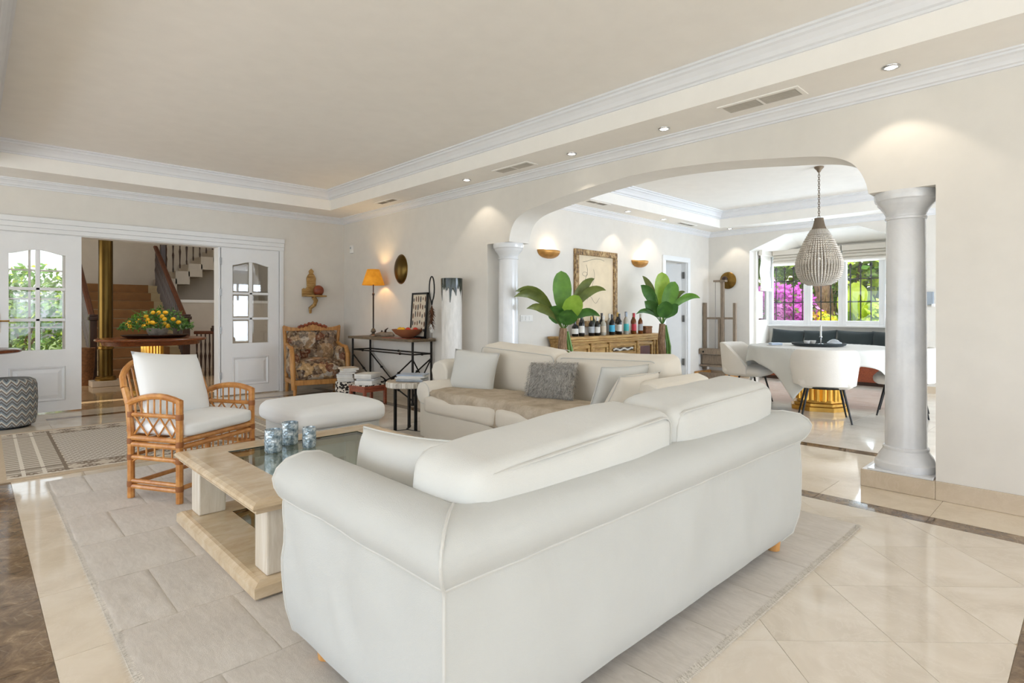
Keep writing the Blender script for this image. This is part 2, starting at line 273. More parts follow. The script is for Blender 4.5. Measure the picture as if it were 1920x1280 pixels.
# ---------------------------------------------------------------- geometry helpers
def tag(o, label=None, cat=None, group=None, kind=None):
    if label: o['label'] = label
    if cat: o['category'] = cat
    if group: o['group'] = group
    if kind: o['kind'] = kind
    return o
def thing(name, label, cat, loc=(0, 0, 0), rz=0, group=None):
    o = bpy.data.objects.new(name, None); o.empty_display_size = .1; o.location = loc; o.rotation_euler = (0, 0, rz); col.objects.link(o)
    return tag(o, label, cat, group)
def dup(o, parent=None):
    c = o.copy(); col.objects.link(c); c.parent = parent
    for ch in list(o.children): dup(ch, c)
    return c
class MB:
    def __init__(s): s.v = []; s.f = []; s.mi = []; s.cm = 0; s.M = Matrix.Identity(4)
    def at(s, loc=(0, 0, 0), rot=(0, 0, 0)):
        from mathutils import Euler
        s.M = Matrix.Translation(loc) @ Euler(rot).to_matrix().to_4x4(); return s
    def add(s, vs, fs):
        n = len(s.v); s.v += [tuple(s.M @ Vector(p)) for p in vs]; s.f += [tuple(i+n for i in f) for f in fs]; s.mi += [s.cm]*len(fs); return s
    def box(s, x0, x1, y0, y1, z0, z1):
        return s.add([(x0, y0, z0), (x1, y0, z0), (x1, y1, z0), (x0, y1, z0), (x0, y0, z1), (x1, y0, z1), (x1, y1, z1), (x0, y1, z1)],
                     [(0, 3, 2, 1), (4, 5, 6, 7), (0, 1, 5, 4), (1, 2, 6, 5), (2, 3, 7, 6), (3, 0, 4, 7)])
    def prism(s, poly, a0, a1, axis='z'):
        """polygon (counter-clockwise in its plane) extruded along an axis; x: (y,z), y: (x,z), z: (x,y)"""
        m = {'z': lambda p, a: (p[0], p[1], a), 'x': lambda p, a: (a, p[0], p[1]), 'y': lambda p, a: (p[0], a, p[1])}[axis]
        n = len(poly); v = [m(p, a0) for p in poly]+[m(p, a1) for p in poly]
        f = [tuple(range(n))[::-1], tuple(range(n, 2*n))]+[(i, (i+1) % n, n+(i+1) % n, n+i) for i in range(n)]
        return s.add(v, f)
    def tube(s, pts, r, seg=8, caps=True):
        pts = [Vector(p) for p in pts]; k = len(pts); rr = r if isinstance(r, (list, tuple)) else [r]*k
        vs = []; fs = []; up = None
        for i, p in enumerate(pts):
            d = (pts[min(i+1, k-1)]-pts[max(i-1, 0)]).normalized()
            if up is None: up = Vector((0, 0, 1)) if abs(d.z) < .9 else Vector((1, 0, 0))
            a = d.cross(up); a = a.normalized() if a.length > 1e-5 else d.orthogonal().normalized(); b = a.cross(d).normalized(); up = b
            vs += [p+(a*math.cos(2*PI*j/seg)+b*math.sin(2*PI*j/seg))*rr[i] for j in range(seg)]
        for i in range(k-1):
            fs += [(i*seg+j, i*seg+(j+1) % seg, (i+1)*seg+(j+1) % seg, (i+1)*seg+j) for j in range(seg)]
        if caps: fs += [tuple(range(seg))[::-1], tuple((k-1)*seg+j for j in range(seg))]
        return s.add(vs, fs)
    def lathe(s, prof, seg=24, c=(0, 0, 0), capb=True, capt=True, sx=1, sy=1):
        vs = []; fs = []
        for r, z in prof: vs += [(c[0]+r*sx*math.cos(2*PI*j/seg), c[1]+r*sy*math.sin(2*PI*j/seg), c[2]+z) for j in range(seg)]
        k = len(prof)
        for i in range(k-1): fs += [(i*seg+j, i*seg+(j+1) % seg, (i+1)*seg+(j+1) % seg, (i+1)*seg+j) for j in range(seg)]
        if capb: fs.append(tuple(range(seg))[::-1])
        if capt: fs.append(tuple((k-1)*seg+j for j in range(seg)))
        return s.add(vs, fs)
    def ball(s, c, rx, ry=None, rz=None, seg=10, rings=7):
        ry = ry or rx; rz = rz or rx
        vs = [(c[0], c[1], c[2]-rz)]; fs = []
        for i in range(1, rings):
            th = PI*i/rings
            vs += [(c[0]+rx*math.sin(th)*math.cos(2*PI*j/seg), c[1]+ry*math.sin(th)*math.sin(2*PI*j/seg), c[2]-rz*math.cos(th)) for j in range(seg)]
        vs.append((c[0], c[1], c[2]+rz)); L = len(vs)-1
        fs += [(0, 1+(j+1) % seg, 1+j) for j in range(seg)]
        for i in range(rings-2): fs += [(1+i*seg+j, 1+i*seg+(j+1) % seg, 1+(i+1)*seg+(j+1) % seg, 1+(i+1)*seg+j) for j in range(seg)]
        b = 1+(rings-2)*seg; fs += [(b+j, b+(j+1) % seg, L) for j in range(seg)]
        return s.add(vs, fs)
    def grid(s, fn, nu, nv, wu=False, wv=False):
        vs = [fn(i/(nu if wu else nu-1), j/(nv if wv else nv-1)) for i in range(nu) for j in range(nv)]; fs = []
        for i in range(nu if wu else nu-1):
            for j in range(nv if wv else nv-1):
                fs.append((i*nv+j, ((i+1) % nu)*nv+j, ((i+1) % nu)*nv+(j+1) % nv, i*nv+(j+1) % nv))
        return s.add(vs, fs)
    def rrect(s, x0, x1, y0, y1, z0, z1, r=.02, n=4, axis='z'):
        pts = []
        for cx, cy_, a0 in ((x1-r, y1-r, 0), (x0+r, y1-r, 90), (x0+r, y0+r, 180), (x1-r, y0+r, 270)):
            pts += [(cx+r*math.cos(math.radians(a0+90*i/n)), cy_+r*math.sin(math.radians(a0+90*i/n))) for i in range(n+1)]
        return s.prism(pts, z0, z1, axis)
    def build(s, name, mat, parent=None, smooth=False, bevel=0, loc=None, rot=None, angle=40, seg=2):
        me = bpy.data.meshes.new(name); me.from_pydata(s.v, [], s.f)
        mats = mat if isinstance(mat, (list, tuple)) else [mat]
        for m in mats: me.materials.append(MATS[m])
        if len(mats) > 1: me.polygons.foreach_set('material_index', s.mi)
        bm = bmesh.new(); bm.from_mesh(me); bmesh.ops.recalc_face_normals(bm, faces=bm.faces); bm.to_mesh(me); bm.free()
        if smooth: me.shade_smooth()
        o = bpy.data.objects.new(name, me); col.objects.link(o)
        if smooth and angle < 180:
            try: me.set_sharp_from_angle(angle=math.radians(angle))
            except Exception: pass
        if bevel:
            b = o.modifiers.new('bevel', 'BEVEL'); b.width = bevel; b.segments = seg; b.limit_method = 'ANGLE'; b.angle_limit = math.radians(40); b.harden_normals = False
        if loc: o.location = loc
        if rot: o.rotation_euler = rot
        o.parent = parent
        return o
def struct(name, mb, mat, label, cat, parent=None, **kw):
    o = mb.build(name, mat, parent, **kw)
    if parent is None: tag(o, label, cat, kind='structure')
    return o
def cushion(name, mat, parent, sx, sy, sz, loc, rot=(0, 0, 0), r=.09, bulge=.03, n=10, nz=.008, seed=0, crown=.0):
    """box cushion with rounded, softly swollen faces; sx, sy, sz full sizes"""
    bm = bmesh.new(); bmesh.ops.create_cube(bm, size=2); bmesh.ops.subdivide_edges(bm, edges=bm.edges[:], cuts=n, use_grid_fill=True)
    h = Vector((sx/2, sy/2, sz/2)); rr = min(r, min(h)*.98)
    for v in bm.verts:
        u = v.co.copy(); q = Vector((u.x*h.x, u.y*h.y, u.z*h.z))
        c = Vector([max(-h[i]+rr, min(h[i]-rr, q[i])) for i in range(3)]); d = q-c
        if d.length > 1e-6: q = c+d.normalized()*rr
        b = Vector(((1-u.y**2)*(1-u.z**2)*u.x, (1-u.x**2)*(1-u.z**2)*u.y, (1-u.x**2)*(1-u.y**2)*u.z))
        bu = bulge if isinstance(bulge, tuple) else (bulge*.6, bulge*.6, bulge)
        q += Vector((b.x*bu[0], b.y*bu[1], b.z*bu[2]))
        q.z += crown*(1-u.x**2)*(1 if u.z > 0 else 0)*max(0, u.z)
        nn = noise.noise_vector(q*4.2+Vector((seed*3.1, seed*1.7, seed))); q += nn*nz
        v.co = q
    me = bpy.data.meshes.new(name); bm.to_mesh(me); bm.free(); me.shade_smooth(); me.materials.append(MATS[mat])
    o = bpy.data.objects.new(name, me); col.objects.link(o); o.location = loc; o.rotation_euler = rot; o.parent = parent
    return o
def pillow(name, mat, parent, sx, sz, t, loc, rot=(0, 0, 0), n=18, seed=0, pinch=.06, nz=.006):
    """knife-edge scatter cushion standing in its x-z plane, thickness along y"""
    mb = MB(); vs = []; fs = []
    def P(i, j, side):
        u = -1+2*i/n; v = -1+2*j/n; x = u*sx/2*(1-pinch*(1-v*v)*abs(u)); z = v*sz/2*(1-pinch*(1-u*u)*abs(v))
        th = t/2*max(0, (1-abs(u)**2.6))**.55*max(0, (1-abs(v)**2.6))**.55
        k = noise.noise(Vector((x*5+seed, z*5, seed*2.3+side)))*nz*(1 if th > 0 else .4)
        return (x, side*(th+k), z)
    idx = {}
    for side in (1, -1):
        for i in range(n+1):
            for j in range(n+1):
                edge = i in (0, n) or j in (0, n)
                if edge and side == -1: idx[i, j, -1] = idx[i, j, 1]; continue
                idx[i, j, side] = len(vs); p = P(i, j, side); vs.append((p[0], 0 if edge else p[1], p[2]))
        for i in range(n):
            for j in range(n): fs.append((idx[i, j, side], idx[i+1, j, side], idx[i+1, j+1, side], idx[i, j+1, side]))
    o = mb.add(vs, fs).build(name, mat, parent, smooth=True, angle=180, loc=loc, rot=rot)
    e = [vs[idx[i, 0, 1]] for i in range(n+1)]+[vs[idx[n, j, 1]] for j in range(1, n+1)]+[vs[idx[i, n, 1]] for i in range(n-1, -1, -1)]+[vs[idx[0, j, 1]] for j in range(n-1, -1, -1)]
    return o, e

# ================================================================ THE SETTING
XL, XR, YN, YB = -4.2, 4.5, -4.5, 8.74       # main room; left and near walls set back to even the light
S, C = 2.76, 3.05                           # soffit and tray heights
WT = .33                                    # arch wall thickness
YD, XD = 5.3, 10.4                          # dining left wall and dining back wall
# ---- floors: slab with each marble tile as its own piece
def clip(poly, nx, ny, d):
    out = []
    for i in range(len(poly)):
        a = poly[i]; b = poly[(i+1) % len(poly)]; da = a[0]*nx+a[1]*ny-d; db = b[0]*nx+b[1]*ny-d
        if da <= 0: out.append(a)
        if (da < 0) != (db < 0):
            t_ = da/(da-db); out.append((a[0]+(b[0]-a[0])*t_, a[1]+(b[1]-a[1])*t_))
    return out
def area(p): return .5*sum(p[i][0]*p[(i+1) % len(p)][1]-p[(i+1) % len(p)][0]*p[i][1] for i in range(len(p)))
def tile(poly, mat, parent, name='tile'):
    if len(poly) < 3 or area(poly) < .004: return
    cx = sum(p[0] for p in poly)/len(poly); cy_ = sum(p[1] for p in poly)/len(poly)
    o = MB().prism([(p[0]-cx, p[1]-cy_) for p in poly], -.02, 0, 'z').build(name, mat, parent, loc=(cx, cy_, 0)); return o
def rect(x0, x1, y0, y1): return [(x0, y0), (x1, y0), (x1, y1), (x0, y1)]
G = .0012
floor = struct('floor', MB().box(XL-.1, XR+WT, YN-.1, YB+.1, -.15, -.004), 'grout', 'polished cream marble floor of the living room with dark marble bands', 'floor')
# diagonal field
FX0, FX1, FY0, FY1 = .62, 3.95, .21, 8.15
p_ = .302
for i in range(-16, 32):
    for j in range(0, 44):
        a = .1+.604*i; b = .545+.604*j        # x - y = a.., x + y = b..
        q = [((a+b+d1+d2)/2, (b+d2-a-d1)/2) for d1, d2 in ((0, 0), (.604, 0), (.604, .604), (0, .604))]
        q = [((x-sum(k[0] for k in q)/4)*.9955+sum(k[0] for k in q)/4, (y-sum(k[1] for k in q)/4)*.9955+sum(k[1] for k in q)/4) for x, y in q]
        for nx, ny, d in ((1, 0, FX1-G), (-1, 0, -FX0-G), (0, 1, FY1-G), (0, -1, -FY0-G)): q = clip(q, nx, ny, d) if len(q) > 2 else q
        if len(q) > 2: tile(q if area(q) > 0 else q[::-1], 'floor_marble', floor)
# cream border strips and dark bands (band pieces named band_tile)
for k in range(-8, 15):
    y0 = .10+.6*k; y1 = y0+.6
    if y1 > YN and y0 < YB:
        y0c, y1c = max(y0, YN), min(y1, YB)
        if y1c-y0c > .05:
            tile(rect(.21+G, .62-G, y0c+G, y1c-G), 'border_marble', floor); tile(rect(4.09+G, 4.5, y0c+G, y1c-G), 'border_marble', floor)
            tile(rect(-.32+G, .21-G, y0c+G, y1c-G), 'dark_marble', floor, 'band_tile'); tile(rect(-1.1, -.32-G, y0c+G, y1c-G), 'border_marble', floor)
            tile(rect(3.95+G, 4.09-G, y0c+G, y1c-G), 'dark_marble', floor, 'band_tile')
for k in range(6):
    x0 = .62+.555*k; x1 = x0+.555
    tile(rect(x0+G, x1-G, 8.15+G, 8.29-G), 'dark_marble', floor, 'band_tile'); tile(rect(x0+G, x1-G, 8.29+G, YB), 'border_marble', floor)
    tile(rect(x0+G, x1-G, .06+G, .21-G), 'dark_marble', floor, 'band_tile')
    for y0, y1 in ((-.55, .06), (-1.1, -.55), (-1.6, -1.1), (-4.5, -1.6)): tile(rect(x0+G, x1-G, y0+G, y1-G), 'floor_marble', floor)
tile(rect(XL, -1.1-G, YN, YB), 'border_marble', floor)
# dining floor
dfloor = struct('floor_dining', MB().box(XR+WT, 11.3, YN-.1, YD+.1, -.15, -.004), 'grout', 'pale polished marble floor of the dining room', 'floor')
tile(rect(4.5, 5.48-G, YN, YD), 'border_marble', dfloor)
for k in range(-4, 10): tile(rect(5.48+G, 5.62-G, -1.5+.69*k+G, min(YD, -1.5+.69*(k+1))-G), 'dark_marble', dfloor, 'band_tile')
for i in range(8):
    for j in range(-4, 10): tile(rect(5.62+.71*i+G, 5.62+.71*(i+1)-G, -1.5+.68*j+G, -1.5+.68*(j+1)-G), 'dining_marble', dfloor)
# hall floor
hfloor = struct('floor_hall', MB().box(-1, 6, YB+.1, 15.6, -.15, -.004), 'grout', 'warm beige marble floor of the stair hall with dark stripes', 'floor')
yy = YB+.0
for dy, m in ((.86, 'hall_marble'), (.07, 'dark_marble'), (1.2, 'hall_marble'), (.07, 'dark_marble'), (1.2, 'hall_marble'), (.07, 'dark_marble'), (1.6, 'hall_marble')):
    nt = 8 if m == 'hall_marble' else 4
    for k in range(nt): tile(rect(-.9+6.6/nt*k+G, -.9+6.6/nt*(k+1)-G, yy+G, yy+dy-G), m, hfloor, 'tile' if m == 'hall_marble' else 'band_tile')
    yy += dy
# ---- walls of the living room
AF = [(4.74, 2.03), (4.727, 2.10), (4.69, 2.19), (4.632, 2.263), (4.53, 2.32), (4.383, 2.358), (4.057, 2.405), (3.658, 2.455), (3.223, 2.487), (2.93, 2.495), (2.628, 2.487), (2.2, 2.455), (1.8, 2.405), (1.478, 2.358), (1.33, 2.32), (1.228, 2.263), (1.17, 2.19), (1.133, 2.10), (1.12, 2.03)]
def smooth_curve(P, n=5):
    out = []
    for i in range(len(P)-1):
        p0, p1, p2, p3 = P[max(i-1, 0)], P[i], P[i+1], P[min(i+2, len(P)-1)]
        for k in range(n):
            q = k/n; out.append(tuple(.5*(2*p1[c]+(p2[c]-p0[c])*q+(2*p0[c]-5*p1[c]+4*p2[c]-p3[c])*q*q+(3*p1[c]-p0[c]-3*p2[c]+p3[c])*q**3) for c in (0, 1)))
    return out+[P[-1]]
AF = smooth_curve(AF)
arch = [(5.12, 2.03), (5.12, 3.3), (.74, 3.3), (.74, 2.03)]+AF[::-1]
m = MB()
m.box(XR, XR+WT, 5.12, YB+.3, 0, 3.3); m.box(XR, XR+WT, YN-.3, .74, 0, 3.3)
# arched header as strips so that it stays cleanly triangulated
up = [(5.12, 2.03)]+AF+[(.74, 2.03)]
for a, b in zip(up[:-1], up[1:]):
    m.prism([(a[0], a[1]), (b[0], b[1]), (b[0], 3.3), (a[0], 3.3)], XR, XR+WT, 'x')
bm_merge = m
wr = struct('wall_right', m, 'wall_cream', 'cream wall with a wide flattened arch opening to the dining room', 'wall')
# plinths carrying the columns
for y0, y1 in ((.74, 1.163), (4.70, 5.12)):
    struct('trim_1', MB().box(XR-.02, XR+WT+.02, y0, y1, 0, .119), 'base_marble', 'cream marble plinth below the arch column '+('near the camera' if y0 < 2 else 'behind the sofa'), 'plinth', bevel=.006)
# back wall with the doorway
m = MB(); DZ = 2.155
m.box(XL-.3, .13, YB, YB+.2, 0, 3.3); m.box(3.44, XR, YB, YB+.2, 0, 3.3); m.box(.13, 3.44, YB, YB+.2, DZ, 3.3)
struct('wall_back', m, 'wall_cream', 'cream end wall with the wide double doorway to the stair hall', 'wall')
# left wall and near wall: unseen openings put in to light the room
m = MB(); m.box(XL-.25, XL, YN-.3, -3.7, 0, 3.3); m.box(XL-.25, XL, 7.9, YB+.2, 0, 3.3); m.box(XL-.25, XL, -3.7, 7.9, 2.35, 3.3)
struct('wall_left', m, 'wall_cream', 'unseen cream wall left of the camera with openings added for light', 'wall')
m = MB(); m.box(XL-.25, -3.4, YN-.25, YN, 0, 3.3); m.box(4.1, 12, YN-.25, YN, 2.35, 3.3); m.box(-3.4, 4.1, YN-.25, YN, 2.35, 3.3); m.box(4.1, 5.4, YN-.25, YN, 0, 2.35); m.box(9.8, 12, YN-.25, YN, 0, 2.35)
struct('wall_near', m, 'wall_cream', 'unseen cream wall behind the camera with openings added for light', 'wall')
# baseboards
m = MB(); m.box(XR-.02, XR, YN, .74, 0, .12); struct('baseboard_right', m, 'base_marble', 'cream marble baseboard along the arch wall near the camera', 'baseboard', bevel=.004)
m = MB(); m.box(XR-.02, XR, 5.12, YB, 0, .12); struct('baseboard_right', m, 'base_marble', 'cream marble baseboard behind the console table', 'baseboard', bevel=.004)
m = MB(); m.box(3.50, XR-.02, YB-.02, YB, 0, .12); m.box(XL, .06, YB-.02, YB, 0, .12); struct('baseboard_back', m, 'base_marble', 'cream marble baseboard below the wall bracket', 'baseboard', bevel=.004)
# ---- ceilings: soffit ring, riser, tray
def tray(name, x0, x1, y0, y1, tx0, tx1, ty0, ty1, label):
    m = MB(); m.box(x0, x1, y0, ty0, S, 3.35); m.box(x0, x1, ty1, y1, S, 3.35); m.box(x0, tx0, ty0, ty1, S, 3.35); m.box(tx1, x1, ty0, ty1, S, 3.35); m.box(tx0, tx1, ty0, ty1, C, 3.35)
    return struct(name, m, 'ceiling_cream', label, 'ceiling')
def crown(name, x0, x1, y0, y1, prof, label):
    m = MB(); vs = []; fs = []
    for o_, z in prof: vs += [(x0+o_, y0+o_, z), (x1-o_, y0+o_, z), (x1-o_, y1-o_, z), (x0+o_, y1-o_, z)]
    for i in range(len(prof)-1): fs += [(4*i+j, 4*i+(j+1) % 4, 4*i+4+(j+1) % 4, 4*i+4+j) for j in range(4)]
    return struct(name, m.add(vs, fs), 'moulding_white', label, 'moulding')
def prof(z0, z1, out):
    h = z1-z0
    return [(0, z0-.002), (.012, z0), (.014, z0+.12*h), (.03*out/.1, z0+.18*h), (.04*out/.1, z0+.4*h), (.062*out/.1, z0+.62*h), (.08*out/.1, z0+.7*h), (.082*out/.1, z0+.84*h), (out, z0+.88*h), (out, z1+.002)]
tray('ceiling', XL-.2, XR+.01, YN-.2, YB+.01, .1, 3.95, -1.0, 8.1, 'cream tray ceiling of the living room with dropped soffit')
crown('trim_2', XL, XR, YN, YB, prof(2.67, S, .10), 'white crown moulding where living room walls meet the soffit')
crown('trim_3', .1, 3.95, -1.0, 8.1, prof(2.915, C, .10), 'white crown moulding inside the living room ceiling tray')
tray('ceiling_dining', XR+.02, 11.9, YN-.2, YD+.2, 5.6, 9.9, -.9, 4.83, 'cream tray ceiling of the dining room')
crown('trim_4', XR+WT, XD, YN, YD, prof(2.67, S, .10), 'white crown moulding where dining room walls meet the soffit')
crown('trim_5', 5.6, 9.9, -.9, 4.83, prof(2.915, C, .12), 'white crown moulding inside the dining room ceiling tray')
# ---- dining room shell
m = MB(); m.box(XR+.02, 8.80, YD, YD+.2, 0, 3.3); m.box(9.56, 12, YD, YD+.2, 0, 3.3); m.box(8.80, 9.56, YD, YD+.2, 2.13, 3.3)
struct('wall_dining_left', m, 'wall_cream', 'cream dining room wall with the wall lamps and framed drawing', 'wall')
op = [(4.5, 2.35), (3.87, 2.6), (2.72, 2.62), (2.1, 2.35)]
m = MB(); m.box(XD, XD+.2, 4.5, YD, 0, 3.3); m.box(XD, XD+.2, YN, 2.1, 0, 3.3)
for a, b in zip(op[:-1], op[1:]): m.prism([a, b, (b[0], 3.3), (a[0], 3.3)], XD, XD+.2, 'x')
struct('wall_dining_back', m, 'wall_cream', 'cream dining room wall around the window bay', 'wall')
m = MB(); m.box(XD-.02, XD, YN, 2.1, 0, .1); m.box(XD-.02, XD, 4.5, YD, 0, .1); struct('baseboard_dining', m, 'base_marble', 'cream marble baseboard around the window bay', 'baseboard')
# window bay: side wall with a small window, back wall with three casements, tent ceiling
BX = 11.2
m = MB(); m.box(XD+.2, BX+.06, 4.46, 4.52, 0, 1.0); m.box(XD+.2, 10.68, 4.46, 4.52, 1.0, 2.5); m.box(11.14, BX+.06, 4.46, 4.52, 1.0, 2.5); m.box(10.68, 11.14, 4.46, 4.52, 2.3, 2.5)
struct('wall_bay_left', m, 'bay_white', 'white side wall of the window bay with a narrow window', 'wall')
m = MB(); m.box(XD+.2, BX+.1, 1.94, 2.12, 0, 2.5); struct('wall_bay_right', m, 'bay_white', 'white side wall of the window bay behind the near column', 'wall')
m = MB(); m.box(BX, BX+.12, 2.1, 4.48, 0, .97); m.box(BX, BX+.12, 2.1, 4.48, 2.36, 2.6)
struct('wall_bay_back', m, 'bay_white', 'white wall below the barred garden window', 'wall')
m = MB(); za = 2.40
m.add([(XD+.2, 4.5, 2.35), (XD+.2, 3.87, 2.6), (XD+.2, 2.72, 2.62), (XD+.2, 2.1, 2.35), (BX+.1, 4.5, za), (BX+.1, 3.9, za), (BX+.1, 2.7, za), (BX+.1, 2.1, za),
       (XD+.2, 4.5, 2.8), (XD+.2, 2.1, 2.8), (BX+.1, 4.5, 2.8), (BX+.1, 2.1, 2.8)], [(0, 4, 5, 1), (1, 5, 6, 2), (2, 6, 7, 3), (8, 9, 11, 10), (0, 1, 2, 3, 9, 8), (4, 10, 11, 7, 6, 5), (0, 8, 10, 4), (3, 7, 11, 9)])
struct('ceiling_bay', m, 'bay_white', 'white sloped tent ceiling of the window bay', 'ceiling')
# ---- stair hall shell
m = MB(); m.box(-1.1, .3, 15.4, 15.6, 0, 5); m.box(1.5, 6.2, 15.4, 15.6, 0, 5); m.box(.3, 1.5, 15.4, 15.6, 0, .3); m.box(.3, 1.5, 15.4, 15.6, 2.75, 5)
struct('wall_hall_right', MB().box(5.5, 5.7, YB+.2, 15.4, 0, 5), 'hall_wall', 'taupe wall at the right of the stair hall', 'wall')
struct('wall_hall', m, 'hall_wall', 'taupe wall at the far side of the stair hall', 'wall')
m = MB(); m.box(-1.25, -1.05, YB, 10.3, 0, 5); m.box(-1.25, -1.05, 12.9, 15.5, 0, 5); m.box(-1.25, -1.05, 10.3, 12.9, 2.5, 5); m.box(-1.25, -1.05, 10.3, 12.9, 0, .4)
struct('wall_hall_left', m, 'hall_wall', 'taupe hall wall with an unseen window added for light', 'wall')  # window opening added here for the hall fill lamp
struct('ceiling_hall', MB().box(-1.2, 6, YB+.2, 15.5, 4.6, 4.8), 'ceiling_cream', 'high cream ceiling above the stairs', 'ceiling')
# outside ground
g = MB().box(-30, 45, -30, 40, -.3, -.16).build('ground', 'lawn'); tag(g, 'green garden ground outside the windows', 'ground', kind='structure')
g = MB().box(-10, XL-.25, -10, 12, -.16, -.08).box(XL-.25, 12, -10, YN-.25, -.16, -.08).build('terrace', 'terrace'); tag(g, 'unseen terrace, kept pale to bounce light indoors', 'terrace', kind='structure')  # out of view; pale so that it throws light up to the ceiling

# ================================================================ windows and doors
# doorway architrave
m = MB(); y0 = YB-.03
for z0, z1, d in ((DZ, 2.21, .02), (2.21, 2.27, .03), (2.27, 2.335, .045)): m.box(.05, 3.50, YB-d, YB+.0, z0, z1)
m.box(3.43, 3.49, YB-.025, YB, 0, DZ); m.box(.06, .12, YB-.025, YB, 0, DZ); m.box(.13, 3.44, YB, YB+.2, DZ-.012, DZ)
m.box(2.565, 2.595, YB, YB+.2, 0, DZ)
struct('trim_6', m, 'white_paint', 'white moulded architrave over the hall doorway', 'architrave', bevel=.006)
def french_door(name, x0, x1, label, hinge_x=None, handle_x=None):
    t_ = thing(name, label, 'door', (x0, YB+.03, 0)); tag(t_, kind='structure'); W = x1-x0; zt = 2.15; ya, yb = -.022, .022
    gx0, gx1 = .155, W-.155; gz0, gz1 = .76, 1.90; hx = W/2
    m = MB(); m.box(0, gx0, ya, yb, .015, zt); m.box(gx1, W, ya, yb, .015, zt)      # stiles
    m.box(gx0, gx1, ya, yb, .015, .14); m.box(gx0, gx1, ya, yb, .56, gz0)           # rails
    N = 14; cur = lambda x: gz1+.055*max(0,math.sin(PI*(x-gx0)/(gx1-gx0)))**1.6
    for i in range(N):
        xa = gx0+(gx1-gx0)*i/N; xb = gx0+(gx1-gx0)*(i+1)/N
        m.prism([(xa, cur(xa)), (xb, cur(xb)), (xb, zt), (xa, zt)], ya, yb, 'y')
    m.build('door_frame', 'white_paint', t_)
    m = MB(); m.box(hx-.022, hx+.022, ya+.004, yb-.004, gz0, gz1+.055)
    rows = [gz0, gz0+.36, gz0+.73]
    for z in rows[1:]: m.box(gx0, gx1, ya+.004, yb-.004, z-.018, z+.018)
    m.build('muntin', 'white_paint', t_, bevel=.006)
    for k, (xa, xb) in enumerate(((gx0, hx-.022), (hx+.022, gx1))):
        for r_ in range(3):
            za_ = rows[r_]+(.018 if r_ else 0); zb_ = rows[r_+1]-.018 if r_ < 2 else None
            g_ = .018
            if zb_: outer = [(xa, za_), (xb, za_), (xb, zb_), (xa, zb_)]; inner = [(xa+g_, za_+g_), (xb-g_, za_+g_), (xb-g_, zb_-g_), (xa+g_, zb_-g_)]
            else:
                tops = [(xb-(xb-xa)*i/5, cur(xb-(xb-xa)*i/5)) for i in range(6)]; outer = [(xa, za_), (xb, za_)]+tops
                cx = (xa+xb)/2; cz = (za_+gz1)/2; inner = [(cx+(p[0]-cx)*.86, cz+(p[1]-cz)*.92) for p in outer]
            n = len(outer); m = MB(); vs = [(p[0], .001, p[1]) for p in outer]+[(p[0], -.006, p[1]) for p in inner]
            m.add(vs, [tuple(range(n, 2*n))]+[(i, (i+1) % n, n+(i+1) % n, n+i) for i in range(n)])
            m.build('pane', 'bevel_glass', t_)
    m = MB(); xa, xb, za_, zb_ = gx0, gx1, .14, .56; i1 = .035; i2 = .075
    vs = []
    for d, y_ in ((0, ya+.006), (.012, ya-.008), (i1, ya+.012), (i2, ya-.004)): vs += [(xa+d, y_, za_+d), (xb-d, y_, za_+d), (xb-d, y_, zb_-d), (xa+d, y_, zb_-d)]
    m.add(vs, [(4*i+j, 4*i+(j+1) % 4, 4*i+4+(j+1) % 4, 4*i+4+j) for i in range(3) for j in range(4)]+[(12, 13, 14, 15)])
    m.build('door_panel', 'white_paint', t_)
    if hinge_x is not None:
        for z in (.3, .95, 1.5, 1.95): MB().box(hinge_x-.012, hinge_x+.012, ya-.012, ya+.004, z-.05, z+.05).build('hinge', 'hinge_steel', t_)
    if handle_x is not None:
        m = MB(); m.box(handle_x-.02, handle_x+.02, ya-.008, ya, .98, 1.2); m.tube([(handle_x, ya-.005, 1.11), (handle_x, ya-.05, 1.11), (handle_x+.10, ya-.055, 1.11)], .009, 8)
        h_ = m.build('handle', 'gold_polished', t_, smooth=True); MB().tube([(handle_x+.10, ya-.055, 1.11), (handle_x+.135, ya-.055, 1.11)], .012, 8).build('handle_grip', 'plastic_white', h_, smooth=True)
    return t_
french_door('door_1', .17, 1.0, 'white glazed French door leaf beside the zigzag pouf', None, .06)
french_door('door_2', 2.605, 3.43, 'white glazed French door leaf left of the tapestry armchair', -.006)
# casement windows of the bay
def casement(name, ya, yb, label, parent_x=BX, z0=.975, z1=2.36):
    t_ = thing(name, label, 'window', (parent_x, ya, 0)); tag(t_, kind='structure'); W = yb-ya
    m = MB(); f_ = .065
    m.box(-.02, .05, 0, f_, z0, z1); m.box(-.02, .05, W-f_, W, z0, z1); m.box(-.02, .05, f_, W-f_, z0, z0+.09); m.box(-.02, .05, f_, W-f_, z1-.07, z1)
    m.build('window_frame', 'white_paint', t_, bevel=.005)
    MB().box(.012, .018, f_, W-f_, z0+.09, z1-.07).build('pane', 'window_glass', t_)
    return t_
casement('window_1', 3.765, 4.46, 'white casement window with the bougainvillea, leftmost of the bay')
casement('window_2', 3.185, 3.765, 'white casement window behind the chandelier, middle of the bay')
casement('window_3', 2.56, 3.185, 'white casement window with banana leaves, beside the near column')
casement('window_4', 2.12, 2.56, 'white casement window hidden behind the near column')
t_ = thing('window_5', 'narrow white side window of the bay under a drawn linen blind', 'window', (10.68, 4.47, 0)); tag(t_, kind='structure')
m = MB(); m.box(0, .045, 0, .04, 1.0, 2.3); m.box(.415, .46, 0, .04, 1.0, 2.3); m.box(.045, .415, 0, .04, 1.0, 1.075); m.box(.045, .415, 0, .04, 2.24, 2.3); m.build('window_frame', 'white_paint', t_, bevel=.005)
